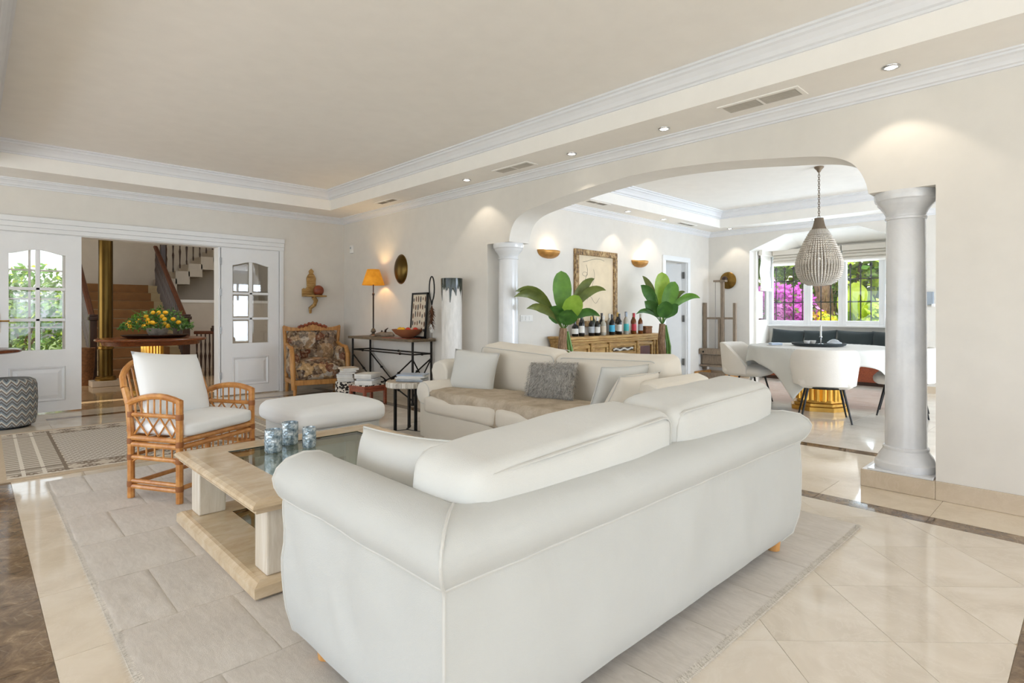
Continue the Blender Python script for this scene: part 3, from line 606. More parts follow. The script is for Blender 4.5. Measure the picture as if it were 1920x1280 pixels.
MB().box(.045, .415, .018, .024, 1.075, 2.24).build('pane', 'window_glass', t_)
m = MB(); m.box(BX-.10, BX+.0, 2.12, 4.46, .955, .985); struct('trim_7', m, 'white_paint', 'white window sill along the bay', 'sill', bevel=.004)
# roman blinds
def blind(ya, yb, label):
    t_ = thing('roman_blind', label, 'blind', (BX, ya, 0), group='folded linen blinds of the bay window')
    m = MB(); m.box(-.12, -.02, 0, yb-ya, 2.30, 2.40); m.build('pelmet', 'blind_linen', t_, bevel=.01)
    for k, (z0, z1, d) in enumerate(((2.235, 2.31, .075), (2.17, 2.255, .095), (2.10, 2.20, .11))):
        m = MB(); m.grid(lambda u, v: (-.03-d*max(0,math.sin(PI*v))**.7, .01+u*(yb-ya-.02), z1+(z0-z1)*v), 8, 9); m.build('blind_fold', 'blind_linen', t_, smooth=True)
blind(3.19, 4.36, 'folded linen roman blind above the bougainvillea window')
blind(2.13, 3.17, 'folded linen roman blind above the banana leaf window')
t_ = thing('roman_blind', 'lowered pale linen blind on the narrow side window of the bay', 'blind', (10.66, 4.46, 0))
MB().box(-.02, .50, -.09, -.02, 2.28, 2.38).build('pelmet', 'blind_linen', t_, bevel=.01)
m = MB(); m.grid(lambda u, v: (.01+u*.46, -.045-.012*math.sin(3*PI*v), 2.30+(1.66-2.30)*v), 6, 20); m.build('blind_cloth', 'blind_linen', t_, smooth=True)
MB().box(.0, .48, -.075, -.035, 1.62, 1.68).build('blind_fold', 'blind_linen', t_, bevel=.015)
# iron window grille outside
t_ = thing('window_grille', 'black iron bars with spear tips outside the bay window', 'grille', (BX+.22, 2.1, 0))
for k in range(15):
    y_ = 2.30-.17+k*.162-2.1+.02
    if y_ < 0: continue
    m = MB(); m.tube([(0, y_, .9), (0, y_, 2.02)], .011, 6); m.lathe([(.004, 2.02), (.024, 2.035), (.03, 2.055), (.02, 2.08), (.004, 2.10)], 6, (0, y_, 0)); m.ball((0, y_, 1.86), .02, None, .028, 6, 5); m.ball((0, y_, 1.42), .018, None, .026, 6, 5)
    m.build('bar', 'iron', t_, smooth=True)
for z in (1.0, 1.405, 1.815): MB().box(-.008, .008, 0, 2.5, z-.01, z+.01).build('rail', 'iron', t_)
for y_ in (.05, 1.2, 2.36): MB().box(-.102, .0, y_-.012, y_+.012, .90, .924).build('wall_bracket', 'iron', t_)
t_ = thing('window_grille', 'black iron bars outside the narrow side window', 'grille', (10.6, 4.76, 0))
for k in range(4): MB().tube([(.08+k*.12, 0, -.16), (.08+k*.12, 0, 2.2)], .009, 6).build('bar', 'iron', t_, smooth=True)
for z in (1.0, 1.405): MB().box(0, .55, -.008, .008, z-.01, z+.01).build('rail', 'iron', t_)
# hall windows: the first is unseen, added to light the hall
t_ = thing('window_6', 'unseen tall window added to let light into the hall', 'window', (-1.15, 10.3, 0)); tag(t_, kind='structure')
m = MB(); m.box(-.03, .03, 0, .07, .4, 2.5); m.box(-.03, .03, 2.53, 2.6, .4, 2.5); m.box(-.03, .03, .07, 2.53, .4, .48); m.box(-.03, .03, .07, 2.53, 2.43, 2.5)
for k in (1, 2, 3): m.box(-.02, .02, .65*k-.025, .65*k+.025, .48, 2.43)
m.box(-.02, .02, .07, 2.53, 1.45, 1.49); m.build('window_frame', 'white_paint', t_); MB().box(-.004, .004, .07, 2.53, .48, 2.43).build('pane', 'window_glass', t_)
t_ = thing('window_10', 'bright hall window glimpsed through the panes of the left door leaf', 'window', (.3, 15.5, 0)); tag(t_, kind='structure')
m = MB(); m.box(0, .06, -.03, .03, .3, 2.75); m.box(1.14, 1.2, -.03, .03, .3, 2.75); m.box(.06, 1.14, -.03, .03, .3, .37); m.box(.06, 1.14, -.03, .03, 2.68, 2.75); m.box(.58, .62, -.02, .02, .37, 2.68); m.build('window_frame', 'white_paint', t_); MB().box(.06, 1.14, -.004, .004, .37, 2.68).build('pane', 'window_glass', t_)
for z in (.9, 1.5, 2.1): MB().box(.06, 1.14, -.015, .015, z-.015, z+.015).build('glazing_bar', 'white_paint', t_)
# frames for the unseen openings added for light (left, behind, dining side)
def glazing(name, label, loc, rz, W, n, H=2.3):
    t_ = thing(name, label, 'window', loc, rz); tag(t_, kind='structure'); m = MB()
    for k in range(n+1): m.box(W*k/n-.035, W*k/n+.035, -.03, .03, 0, H)
    m.box(0, W, -.03, .03, H-.08, H); m.box(0, W, -.03, .03, 0, .09); m.build('window_frame', 'white_paint', t_)
glazing('window_7', 'unseen frames of the opening added for light left of the camera', (XL-.12, -3.7, 0), PI/2, 11.6, 10, 2.35)
glazing('window_8', 'unseen frames of the opening added for light behind the camera', (-3.4, YN-.12, 0), 0, 7.5, 7, 2.35)
glazing('window_9', 'unseen frames of the opening added to light the dining room', (5.4, YN-.12, 0), 0, 4.4, 5, 2.35)
# white service door standing open in the dining wall
t_ = thing('door_3', 'white door standing open beside the potted banana plant', 'door', (8.80, YD, 0)); tag(t_, kind='structure')
m = MB()
for a, b in ((-.09, 0), (.76, .85)): m.box(a, b, -.025, .0, 0, 2.13)
m.box(-.09, .85, -.025, .0, 2.13, 2.22); m.box(.0, .02, 0, .2, 0, 2.13); m.box(.74, .76, 0, .2, 0, 2.13); m.build('door_casing', 'white_paint', t_, bevel=.006)
m = MB().box(-.62, 0, -.02, .02, .01, 2.11); lf = m.build('door_leaf', 'white_paint', t_, loc=(.735, .10, 0), rot=(0, 0, math.radians(-62)))
for z in (.3, 1.1, 1.9): MB().box(-.02, .02, -.035, .0, z-.06, z+.06).build('hinge', 'hinge_steel', t_, loc=(.735, .07, 0))
m = MB(); m.box(8.2, 11, 7.2, 7.4, 0, 3); m.box(8.2, 8.4, YD+.2, 7.2, 0, 3); m.box(10.6, 10.8, YD+.2, 7.2, 0, 3); m.box(8.2, 11, YD+.2, 7.4, 2.7, 2.9); m.box(8.2, 11, YD+.2, 7.4, -.15, -.02)
struct('wall_service', m, 'bay_white', 'pale room glimpsed through the open white door', 'wall')
area_light('service_room_light', (9.4, 6.3, 2.6), (0, 0, 0), .6, .6, 14, LAMP_TINT)

# ================================================================ LIVING ROOM FURNITURE
def ring_path(pts, r, seg=6): return MB().tube(pts, r, seg)
# ---- rugs
RX0, RX1, RY0, RY1 = .385, 3.62, .93, 5.17
t_ = thing('fur_rug', 'large cream sheepskin rug under the sofas and coffee table', 'rug', (0, 0, 0))
MB().rrect(RX0, RX1, RY0, RY1, .001, .010, .06).build('rug_backing', 'rug_edge', t_)
# pieced sheepskin panels in a brick bond, each softly domed
PW, PH = .405, .53; panels = {}
for j in range(8):
    y0 = RY0+.02+PH*j; x = RX0+.01-(PW*.5 if j % 2 else 0)
    while x < RX1-.03:
        xa, xb = max(x, RX0+.01), min(x+PW, RX1-.01); ya, yb = y0, min(y0+PH, RY1-.01); x += PW
        if xb-xa < .06 or yb-ya < .06: continue
        w_, h_ = xb-xa, yb-ya
        def pan(u, v, w_=w_, h_=h_, sd=j*3.1+x):
            e = min(u*w_, (1-u)*w_, v*h_, (1-v)*h_); k = min(1, e/.013)
            return ((u-.5)*(w_-.003), (v-.5)*(h_-.003), .0105+.0024*math.sqrt(max(0, 1-(1-k)**2))+.002*noise.noise(Vector((u*4+sd, v*5, 0))))
        key = (round(w_, 3), round(h_, 3), j % 3)
        if key in panels: o = panels[key].copy(); col.objects.link(o); o.parent = t_
        else: o = MB().grid(pan, 22, 26).build('skin_panel', 'fur_rug', t_, smooth=True, angle=180); panels[key] = o
        o.location = ((xa+xb)/2, (ya+yb)/2, 0)
m = MB(); rnd = random.Random(3)
def strand(m, x, y, z, L, w, ang, lift):
    dx = math.cos(ang); dy = math.sin(ang); m.add([(x-dy*w, y+dx*w, z), (x+dy*w, y-dx*w, z), (x+dx*L, y+dy*L, z+lift)], [(0, 1, 2)])
for k in range(9000):
    if k % 3: x = RX0+.008+rnd.random()*.02; y = RY0+rnd.random()*(RY1-RY0); ang = PI+rnd.gauss(0, .5); L = .018+.02*rnd.random(); z = .012; lf = -.004
    else: y = RY0+.008+rnd.random()*.02; x = RX0+rnd.random()*(RX1-RX0); ang = -PI/2+rnd.gauss(0, .5); L = .018+.02*rnd.random(); z = .012; lf = -.004
    strand(m, x, y, z, L, .0012, ang, lf)
o = m.build('fur', 'fur_strand', t_); tag(o, kind='stuff')
t_ = thing('kilim_rug', 'beige and brown patterned wool rug in front of the hall doorway', 'rug', (1.275, 6.39, 0), math.radians(-.8))
MB().box(-1.125, 1.125, -1.05, 1.05, .001, .012).build('rug_field', 'kilim', t_)
m = MB()
for k in range(140):
    y_ = -1.05+2.1*k/139; m.add([(-1.125, y_-.004, .008), (-1.125, y_+.004, .008), (-1.165-.01*rnd.random(), y_+.006*rnd.random(), .002)], [(0, 1, 2)])
tag(m.build('fringe', 'paper_cream', t_), kind='stuff')

# ---- slipcovered sofas
PR = [(-.07, .055), (-.025, .10), (-.004, .18), (.002, .24), (.004, .3), (.004, .36), (.004, .41), (.003, .46), (.002, .51), (0, .545), (.004, .560), (.02, .578), (.036, .608), (.042, .638), (.03, .668), (.0, .695), (-.06, .71), (-.12, .703), (-.165, .68), (-.185, .64), (-.19, .59), (-.19, .42), (-.19, .25)]
def sofa_frame(name, parent, W, D, seed, prof_=PR):
    """U-shaped slipcover: arm, back, arm; local: back along y=0, arms along x=0 and x=W, front at y=D"""
    path = [((0, D), (-1, 0)), ((0, D*.5), (-1, 0)), ((0, 0), (-1, -1)), ((W/2, 0), (0, -1)), ((W, 0), (1, -1)), ((W, D*.5), (1, 0)), ((W, D), (1, 0))]
    rows = []; NS = 26
    for a, b in zip(path[:-1], path[1:]):
        for i in range(NS):
            f_ = i/NS; rows.append(((a[0][0]+(b[0][0]-a[0][0])*f_, a[0][1]+(b[0][1]-a[0][1])*f_), a, b, f_))
    rows.append((path[-1][0], path[-1], path[-1], 0)); K = len(prof_); vs = []
    for (px, py), a, b, f_ in rows:
        n1 = a[1]; n2 = b[1]
        for o_, z in prof_:
            ax, ay = a[0][0]+n1[0]*o_, a[0][1]+n1[1]*o_; bx, by = b[0][0]+n2[0]*o_, b[0][1]+n2[1]*o_
            x = ax+(bx-ax)*f_; y = ay+(by-ay)*f_
            k = (noise.noise(Vector((x*4+seed, y*4, z*1.2)))*.014+noise.noise(Vector((x*9+z*6+seed, y*9-z*5, z*2.5)))*.013)*(.25+.75*max(0, min(1, (z-.1)/.12))*max(0, min(1, min(max(abs(x), abs(y)), max(abs(x-W), abs(y)), 9)/.25-.2)))*(1 if z < .55 else .4)*(1 if o_ > -.1 else .3)
            dx, dy = (n1[0]+(n2[0]-n1[0])*f_, n1[1]+(n2[1]-n1[1])*f_); L = math.hypot(dx, dy) or 1
            zz = z+(.012*noise.noise(Vector((x*3, y*3, seed))) if z < .07 else 0)
            vs.append((x+dx/L*k, y+dy/L*k, zz))
    fs = [(i*K+j, (i+1)*K+j, (i+1)*K+j+1, i*K+j+1) for i in range(len(rows)-1) for j in range(K-1)]
    fs += [tuple(range(K)), tuple((len(rows)-1)*K+j for j in range(K))[::-1]]
    o = MB().add(vs, fs).build(name, 'slipcover', parent, smooth=True, angle=60)
    # welts: along the seam under the roll, down both back corners and round the arm fronts
    for j in (10,): MB().tube([vs[i*K+j] for i in range(0, len(rows), 2)]+[vs[(len(rows)-1)*K+j]], .0045, 6).build('piping', 'piping', parent, smooth=True)
    for i in (2*NS, 4*NS): MB().tube([vs[i*K+j] for j in range(0, 18)], .0045, 6).build('piping', 'piping', parent, smooth=True)
    for i in (0, len(rows)-1): MB().tube([vs[i*K+j] for j in range(0, 21)], .0055, 6).build('piping', 'piping', parent, smooth=True)
    return o
def welt(parent, W, H, T, loc, rot, r=.004):
    """piping around both faces of a box cushion (faces in local x-z)"""
    for s_ in (1, -1):
        pts = []; R_ = .05; hx, hz = W/2-.012, H/2-.012
        for cx, cz, a0 in ((hx-R_, hz-R_, 0), (-hx+R_, hz-R_, 90), (-hx+R_, -hz+R_, 180), (hx-R_, -hz+R_, 270)):
            pts += [(cx+R_*math.cos(math.radians(a0+30*i)), s_*(T/2-.008), cz+R_*math.sin(math.radians(a0+30*i))) for i in range(4)]
        pts.append(pts[0]); MB().tube(pts, r, 5).build('piping', 'piping', parent, smooth=True, loc=loc, rot=rot)
W1, D1 = 2.22, .90
t_ = thing('sofa', 'long cream slipcovered sofa seen from behind, nearest the camera', 'sofa', (.79, 1.05, 0))
sofa_frame('slipcover', t_, W1, D1, 1)
MB().rrect(.17, W1-.17, .12, D1-.02, .06, .32, .03).build('skirt', 'slipcover', t_, bevel=.012)
for k in (0, 1): cushion('seat_cushion', 'cushion_cream', t_, .93, .70, .17, (.645+.93*k, .55, .385), r=.06, bulge=.03, seed=k)
cushion('back_cushion', 'cushion_white', t_, 1.0, .30, .43, (.645, .222, .605), (math.radians(4), math.radians(-2.8), 0), r=.055, bulge=(.02, .035, .015), n=20, nz=.014, seed=3)
cushion('back_cushion', 'cushion_white', t_, .93, .28, .44, (1.60, .215, .638), (math.radians(5), math.radians(-1.6), 0), r=.055, bulge=(.02, .035, .015), n=20, nz=.014, seed=9)
for bc, ww, hh, tt in zip([c for c in t_.children if c.name.startswith('back_cushion')], (.97, .89), (.42, .43), (.30, .275)): welt(bc, ww, hh, tt, (0, 0, 0), (0, 0, 0), .0045)
for x, y in ((.10, .10), (W1-.10, .09), (.10, D1-.10), (W1-.10, D1-.10)):
    MB().lathe([(.030, .012), (.034, .06), (.038, .13)], 14).build('leg', 'light_wood', t_, smooth=True, loc=(x, y, .004))
# far sofa: back along the arch wall, facing left
t_ = thing('sofa', 'cream slipcovered sofa with its back to the arch, grey fur cushion on it', 'sofa', (4.12, 2.08, 0), PI/2)
W2, D2 = 2.48, 1.08                        # local x -> world +Y, local y -> world -X
PB = [(-.05, .05), (-.01, .14), (0, .3), (0, .52), (.03, .57), (.04, .62), (.02, .68), (-.04, .71), (-.10, .70), (-.15, .65), (-.16, .56), (-.16, .25)]
def lin(name, x0, x1, pf, mat='slipcover_cream', n=20, axis='x'):
    K = len(pf); vs = []
    for i in range(n+1):
        x = x0+(x1-x0)*i/n
        for o_, z in pf:
            k = .008*noise.noise(Vector((x*4, z*3, o_*5+x0)))
            vs.append((x, -o_+k, z) if axis == 'x' else (-o_+k, x, z))
    fs = [(i*K+j, (i+1)*K+j, (i+1)*K+j+1, i*K+j+1) for i in range(n) for j in range(K-1)]+[tuple(range(K)), tuple(n*K+j for j in range(K))]
    return MB().add(vs, fs).build(name, mat, t_, smooth=True, angle=60)
lin('back_frame', .02, W2-.02, PB)
for side in (0, 1):
    xo = .0 if side == 0 else W2; sg = 1 if side == 0 else -1
    # raised rear part of the arm
    pa = [(xo-sg*.0, .05), (xo-sg*.01, .3), (xo-sg*.0, .52), (xo-sg*.05, .58), (xo-sg*.07, .65), (xo-sg*.03, .72), (xo+sg*.05, .745), (xo+sg*.13, .73), (xo+sg*.18, .66), (xo+sg*.18, .2)]
    K = len(pa); n = 10; vs = []
    for i in range(n+1):
        y_ = .10+(.80-.10)*i/n
        for x, z in pa: vs.append((x+.006*noise.noise(Vector((y_*4, z*4, side))), y_, z-(.015 if i == n else 0)))
    MB().add(vs, [(i*K+j, (i+1)*K+j, (i+1)*K+j+1, i*K+j+1) for i in range(n) for j in range(K-1)]+[tuple(range(K)), tuple(n*K+j for j in range(K))]).build('arm', 'slipcover_cream', t_, smooth=True, angle=60, bevel=.015)
    # low front roll
    xc = .16 if side == 0 else W2-.20; m = MB(); pts = [(xc, .72, .462), (xc, .90, .462), (xc, 1.06, .462), (xc, 1.085, .462), (xc, 1.092, .462)]
    m.tube(pts, [.10, .105, .107, .095, .07], 24); fr = m.build('arm_roll', 'slipcover_cream', t_, smooth=True)
    MB().tube([(xc+.098*math.cos(a*PI/12), 1.082, .462+.098*math.sin(a*PI/12)) for a in range(25)], .004, 5).build('piping', 'piping', fr, smooth=True)
    x0, x1 = (.06, .30) if side == 0 else (W2-.27, W2-.115)
    MB().rrect(x0, x1, .1, 1.07, .05, .42, .03).build('arm_front', 'slipcover_cream', t_, bevel=.012)
m = MB(); m.grid(lambda u, v: (.27+u*(W2-.48), 1.075-.015*noise.noise(Vector((u*9, v*2, 0)))-.03*(1-v)*0, .04+.26*v), 40, 6); m.build('skirt', 'slipcover_cream', t_, smooth=True, angle=180)
MB().box(.27, W2-.2, .15, 1.05, .06, .28).build('seat_base', 'slipcover_cream', t_)
for k in (0, 1): cushion('seat_cushion', 'cushion_cream', t_, .985, .80, .17, (.78+.985*k, .715, .365), r=.05, bulge=.035, n=12, nz=.008, seed=20+k)
cushion('back_cushion', 'cushion_cream', t_, 1.12, .27, .46, (.72, .235, .625), (math.radians(-8), math.radians(1.5), 0), r=.07, bulge=(.01, .05, .012), n=18, nz=.014, seed=31)
cushion('back_cushion', 'cushion_cream', t_, .98, .27, .48, (1.77, .24, .645), (math.radians(-8), math.radians(-2.5), 0), r=.07, bulge=(.01, .05, .012), n=18, nz=.014, seed=37)
for bc in [c for c in t_.children if c.name.startswith('back_cushion')]: welt(bc, 1.0, .46, .27, (0, 0, 0), (0, 0, 0))
for x, y in ((.12, .12), (W2-.12, .12), (.14, 1.0), (W2-.2, 1.0)): MB().lathe([(.028, .0), (.036, .10)], 12).build('leg', 'light_wood', t_, smooth=True, loc=(x, y, .016 if y > .5 else 0))
# scatter cushions
def scatter(label, mat, sx, sz, t, loc, rot, seed, group=None):
    th = thing('scatter_cushion', label, 'cushion', loc, 0, group); th.rotation_euler = rot
    o, e = pillow('cushion_cover', mat, th, sx, sz, t, (0, 0, sz/2), seed=seed)
    MB().tube([(p[0], p[1], p[2]+sz/2) for p in e], .0035, 5).build('piping', 'piping', th, smooth=True)
    return th
R_ = math.radians
scatter('white square cushion in the far corner of the far sofa', 'cushion_white', .47, .40, .17, (3.40, 4.12, .455), (R_(-16), R_(4), R_(-66)), 1)
scatter('white cushion leaning at the near end of the far sofa', 'cushion_white', .50, .40, .15, (3.52, 2.58, .45), (R_(-24), 0, R_(170)), 5)
scatter('cream cushion leaning on the near arm of the far sofa', 'cushion_cream', .50, .38, .15, (3.36, 2.40, .45), (R_(-30), 0, R_(180)), 8)
scatter('white cushion tucked inside the left arm of the near sofa', 'cushion_white', .54, .30, .19, (1.085, 1.70, .475), (R_(6), R_(3), R_(92)), 11)
th = thing('fur_cushion', 'grey fur cushion on the far sofa', 'cushion', (3.46, 3.17, .475)); th.rotation_euler = (R_(-20), R_(-3), R_(-80))
o, e = pillow('cushion_cover', 'fur_grey', th, .47, .33, .15, (0, 0, .165), seed=4)
m = MB(); rnd = random.Random(5)
for k in range(7000):
    u = rnd.uniform(-1, 1); v = rnd.uniform(-1, 1); s_ = -1 if rnd.random() < .85 else 1
    tt = .075*max(0, 1-abs(u)**2.6)**.55*max(0, 1-abs(v)**2.6)**.55; x, y, z = u*.235, s_*tt, .165+v*.165
    L = .028+.025*rnd.random(); dx = rnd.gauss(0, .35)+u*.5; dz = rnd.gauss(-.5, .4); n_ = math.sqrt(dx*dx+1+dz*dz); m.cm = rnd.choice((0, 0, 1, 2))
    m.add([(x-.0014, y, z), (x+.0014, y, z), (x+dx/n_*L, y+s_*.6/n_*L, z+dz/n_*L)], [(0, 1, 2)])
simple('fur_a', srgb(186, 183, 177), .9); simple('fur_b', srgb(124, 120, 114), .9); simple('fur_c', srgb(222, 219, 213), .9)
tag(m.build('fur', ['fur_a', 'fur_b', 'fur_c'], th), kind='stuff')
# fur throw on the far sofa seat
def thr(u, v):
    Y = 2.35+1.92*u; s_ = v*.80; seat = .52+.02*math.sin(Y*7); hang = max(0, s_-seat)
    if u > .92: hang *= .3
    x = 3.56-min(s_, seat)-.012*min(1, hang*30); z = .475-hang*(.9-.5*u)+.010*noise.noise(Vector((Y*6, s_*6, 0)))+.012*(1 if hang == 0 else 0)
    if v > .97: z -= .006
    return (x+.02*noise.noise(Vector((Y*5, s_*3, 4))), Y+.03*noise.noise(Vector((u*3, v*4, 2)))*(1 if u in (0, 1) else .2), z)
o = MB().grid(thr, 60, 34).build('fur_throw', 'throw_fur', None, smooth=True, angle=180); tag(o, 'beige fur throw spread over the seat of the far sofa', 'throw')
sd = o.modifiers.new('solid', 'SOLIDIFY'); sd.thickness = .012; sd.offset = 1

# ---- travertine coffee table
t_ = thing('coffee_table', 'square travertine coffee table with glass inset between the sofas', 'table', (1.445, 3.0, 0)); a = .615
def ogee(z0, z1, A, pf, hole=None):
    m = MB(); vs = []; n = len(pf)
    for o_, z in pf: vs += [(-A+o_, -A+o_, z), (A-o_, -A+o_, z), (A-o_, A-o_, z), (-A+o_, A-o_, z)]
    fs = [(4*i+j, 4*i+(j+1) % 4, 4*i+4+(j+1) % 4, 4*i+4+j) for i in range(n-1) for j in range(4)]
    if hole:
        b = len(vs); zt, zb = pf[-1][1], pf[0][1]
        vs += [(-hole, -hole, zt), (hole, -hole, zt), (hole, hole, zt), (-hole, hole, zt), (-hole, -hole, zb), (hole, -hole, zb), (hole, hole, zb), (-hole, hole, zb)]
        fs += [(b-4+j, b-4+(j+1) % 4, b+(j+1) % 4, b+j) for j in range(4)]+[(b+j, b+(j+1) % 4, b+4+(j+1) % 4, b+4+j) for j in range(4)]+[(j, (j+1) % 4, b+4+(j+1) % 4, b+4+j) for j in range(4)]
    else: fs += [(0, 1, 2, 3), (4*n-4, 4*n-3, 4*n-2, 4*n-1)]
    return m.add(vs, fs)
H0 = .37
ogee(0, 0, a, [(.04, .365), (.02, .372), (.02, .385), (.006, .39), (0, .40), (.004, .412), (.02, .42), (.05, .424)], .40).build('table_top', 'travertine', t_)
g_ = MB().box(-.40, .40, -.40, .40, .412, .420).build('glass_top', 'table_glass', t_); m = MB()
for s_ in (1, -1): m.box(-.40, .40, s_*.40-.002, s_*.40+.002, .404, .4225); m.box(s_*.40-.002, s_*.40+.002, -.40, .40, .404, .4225)
m.build('glass_rim', 'glass_edge', g_)
ogee(0, 0, a-.01, [(.012, .018), (0, .028), (0, .07), (.012, .078), (.02, .084), (.035, .088)], .38).build('base_shelf', 'travertine', t_)
g2 = MB().box(-.38, .38, -.38, .38, .078, .086).build('glass_shelf', 'table_glass', t_); m = MB()
for s_ in (1, -1): m.box(-.38, .38, s_*.38-.002, s_*.38+.002, .07, .0875); m.box(s_*.38-.002, s_*.38+.002, -.38, .38, .07, .0875)
m.build('glass_rim', 'glass_edge', g2)
for sx in (1, -1):
    for sy in (1, -1):
        m = MB(); x0 = .40 if sx > 0 else -.54; y0 = .42 if sy > 0 else -.56
        m.box(x0, x0+.14, y0, y0+.14, .088, .368); m.build('leg', 'travertine_pale', t_, bevel=.008)
for k, (x, y, h_, r_) in enumerate(((1.235, 3.23, .125, .047), (1.38, 3.355, .13, .047), (1.43, 3.20, .115, .038))):
    th = thing('candle_holder', ['silvered glass candle holder at the front of the coffee table', 'tall silvered glass candle holder behind two others on the coffee table', 'small silvered glass candle holder on the right on the coffee table'][k], 'candle holder', (x, y, .4205), group='silvered candle holders on the coffee table')
    MB().lathe([(r_*.9, 0), (r_, .01), (r_*1.02, h_*.5), (r_, h_), (r_-.004, h_), (r_-.005, .012)], 20, capt=True).build('glass_cup', 'mercury_glass', th, smooth=True)
    MB().lathe([(r_*.7, .012), (r_*.7, .03), (.002, .032)], 14).build('candle', 'paper_white', th, smooth=True)
o = MB().box(-.14, .14, -.11, .11, 0, .03).build('art_book', 'paper_blue', None, bevel=.003, loc=(1.27, 2.78, .0865), rot=(0, 0, .4)); tag(o, 'pale blue art book on the lower glass shelf of the coffee table', 'book')

# ---- ottoman
t_ = thing('ottoman', 'white slipcovered footstool behind the coffee table', 'ottoman', (2.20, 4.66, 0), R_(2))
cushion('seat_cushion', 'cushion_bright', t_, .78, .84, .17, (0, 0, .365), r=.07, bulge=.03, n=14, nz=.004)
m = MB(); m.grid(lambda u, v: ((.355+.008*noise.noise(Vector((u*20, v, 0))))*math.copysign(abs(math.cos(2*PI*u))**.18, math.cos(2*PI*u)), (.385)*math.copysign(abs(math.sin(2*PI*u))**.18, math.sin(2*PI*u)), .035+.25*v), 96, 4, True); m.build('skirt', 'slipcover', t_, smooth=True, angle=180)
MB().box(-.33, .33, -.36, .36, .1, .28).build('frame', 'slipcover', t_)
for x in (-.3, .3):
    for y in (-.33, .33): MB().lathe([(.025, 0), (.03, .1)], 10).build('leg', 'light_wood', t_, smooth=True, loc=(x, y, .016))

# ---- rattan armchair
t_ = thing('rattan_armchair', 'honey rattan armchair with white cushions beside the coffee table', 'armchair', (1.113, 4.295, .0165), R_(29))
hw, hd = .305, .20; R1 = .0175
def cane(name, pts, r=R1, mat='rattan', par=None, seg=8): return MB().tube(pts, r, seg).build(name, mat, par or t_, smooth=True)
def bend(a, b, ctrl, n=9):
    a, b, c = Vector(a), Vector(b), Vector(ctrl); return [tuple(a*(1-s)**2+c*2*s*(1-s)+b*s*s) for s in [i/(n-1) for i in range(n)]]
for sx in (-1, 1):
    x = sx*hw
    cane('leg', [(x, -hd, 0), (x, -hd, .64)], .021); cane('leg', [(x, hd, 0), (x, hd, .42), (x, hd+.02, .60), (x*.99, hd+.06, .70)], .021)
    for z, r_ in ((.075, .016), (.11, .014), (.262, .015), (.345, .017), (.385, .017)): cane('side_rail', [(x, -hd-.015, z), (x, hd+.015, z)], r_)
    cane('arm_rest', bend((x, hd+.03, .60), (x, -hd-.005, .628), (x, 0, .70)), .020)
    cane('arm_rail', [(x, -hd, .535), (x, hd+.01, .535)], .014)
    for k in range(7):
        y = -hd+.05+.052*k; zt = .64+.018*(1-((y)/hd)**2); cane('spindle', [(x, y, .535), (x, y, zt)], .0055, seg=6)
    zz = [(-hd, .40), (-hd+.08, .525), (-hd+.17, .405), (-hd+.27, .525), (-hd+.37, .41)]
    cane('lattice', [(x, y, z) for y, z in zz], .007, seg=6); cane('lattice', [(x, y, z) for y, z in [(-hd, .50), (-hd+.06, .405), (-hd+.16, .525), (-hd+.26, .405), (-hd+.37, .525)]], .007, seg=6)
    for k in range(5): cane('spindle', [(x, -hd+.06+.07*k, .262), (x, -hd+.06+.07*k, .345)], .0055, seg=6)
    cane('brace', bend((x, -hd, .20), (x, -hd+.07, .255), (x, -hd+.01, .25), 6), .007, seg=6); cane('brace', bend((x, hd, .20), (x, hd-.07, .255), (x, hd-.01, .25), 6), .007, seg=6)
    for y in (-hd, hd):
        for z in (.09, .262, .365, .535): MB().lathe([(.0225, z-.018), (.0235, z), (.0225, z+.018)], 10, (x, y, 0), False, False).build('binding', 'rattan_bind', t_, smooth=True)
for y in (-hd, hd):
    for z, r_ in ((.09, .015), (.345, .017), (.385, .017)): cane('cross_rail', [(-hw, y, z), (hw, y, z)], r_)
    cane('cross_rail', [(-hw, y, .27), (hw, y, .27)], .012)
for k in range(13): cane('spindle', [(-hw+.045+.043*k, -hd, .27), (-hw+.045+.043*k, -hd, .345)], .0055, seg=6)
def backrail(s, top=True):                  # horseshoe back
    x = -hw+2*hw*s; k = 1-(2*s-1)**2
    return (x*1.0, hd+.06+.14*k**.6, .70+.17*k**.55)
cane('back_rail', [backrail(i/20) for i in range(21)], .020)
cane('back_rail', [(-hw+2*hw*i/12, hd+.02+.05*(1-(i/6-1)**2), .43) for i in range(13)], .016)
for k in range(1, 13):
    s = k/13; tp = backrail(s); cane('spindle', [(-hw+2*hw*s, hd+.02+.05*(1-(2*s-1)**2), .43), tp], .0065, seg=6)
cushion('seat_cushion', 'cushion_bright', t_, .57, .45, .095, (0, -.005, .45), r=.03, bulge=.02, nz=.003)
o, e = pillow('back_cushion', 'cushion_bright', t_, .55, .47, .19, (-.02, .17, .69), (R_(-21), R_(6), R_(3)), seed=6, pinch=.05)
# ---- zigzag pouf
t_ = thing('pouf', 'round blue and grey zigzag knitted pouf at the left edge', 'pouf', (.27, 8.0, 0))
MB().lathe([(.20, .012), (.245, .03), (.262, .12), (.268, .28), (.262, .44), (.245, .49), (.21, .51), (.12, .515), (.01, .515)], 40).build('cover', 'zigzag', t_, smooth=True)
MB().lathe([(.21, 0), (.21, .016)], 24).build('base', 'black_metal', t_)
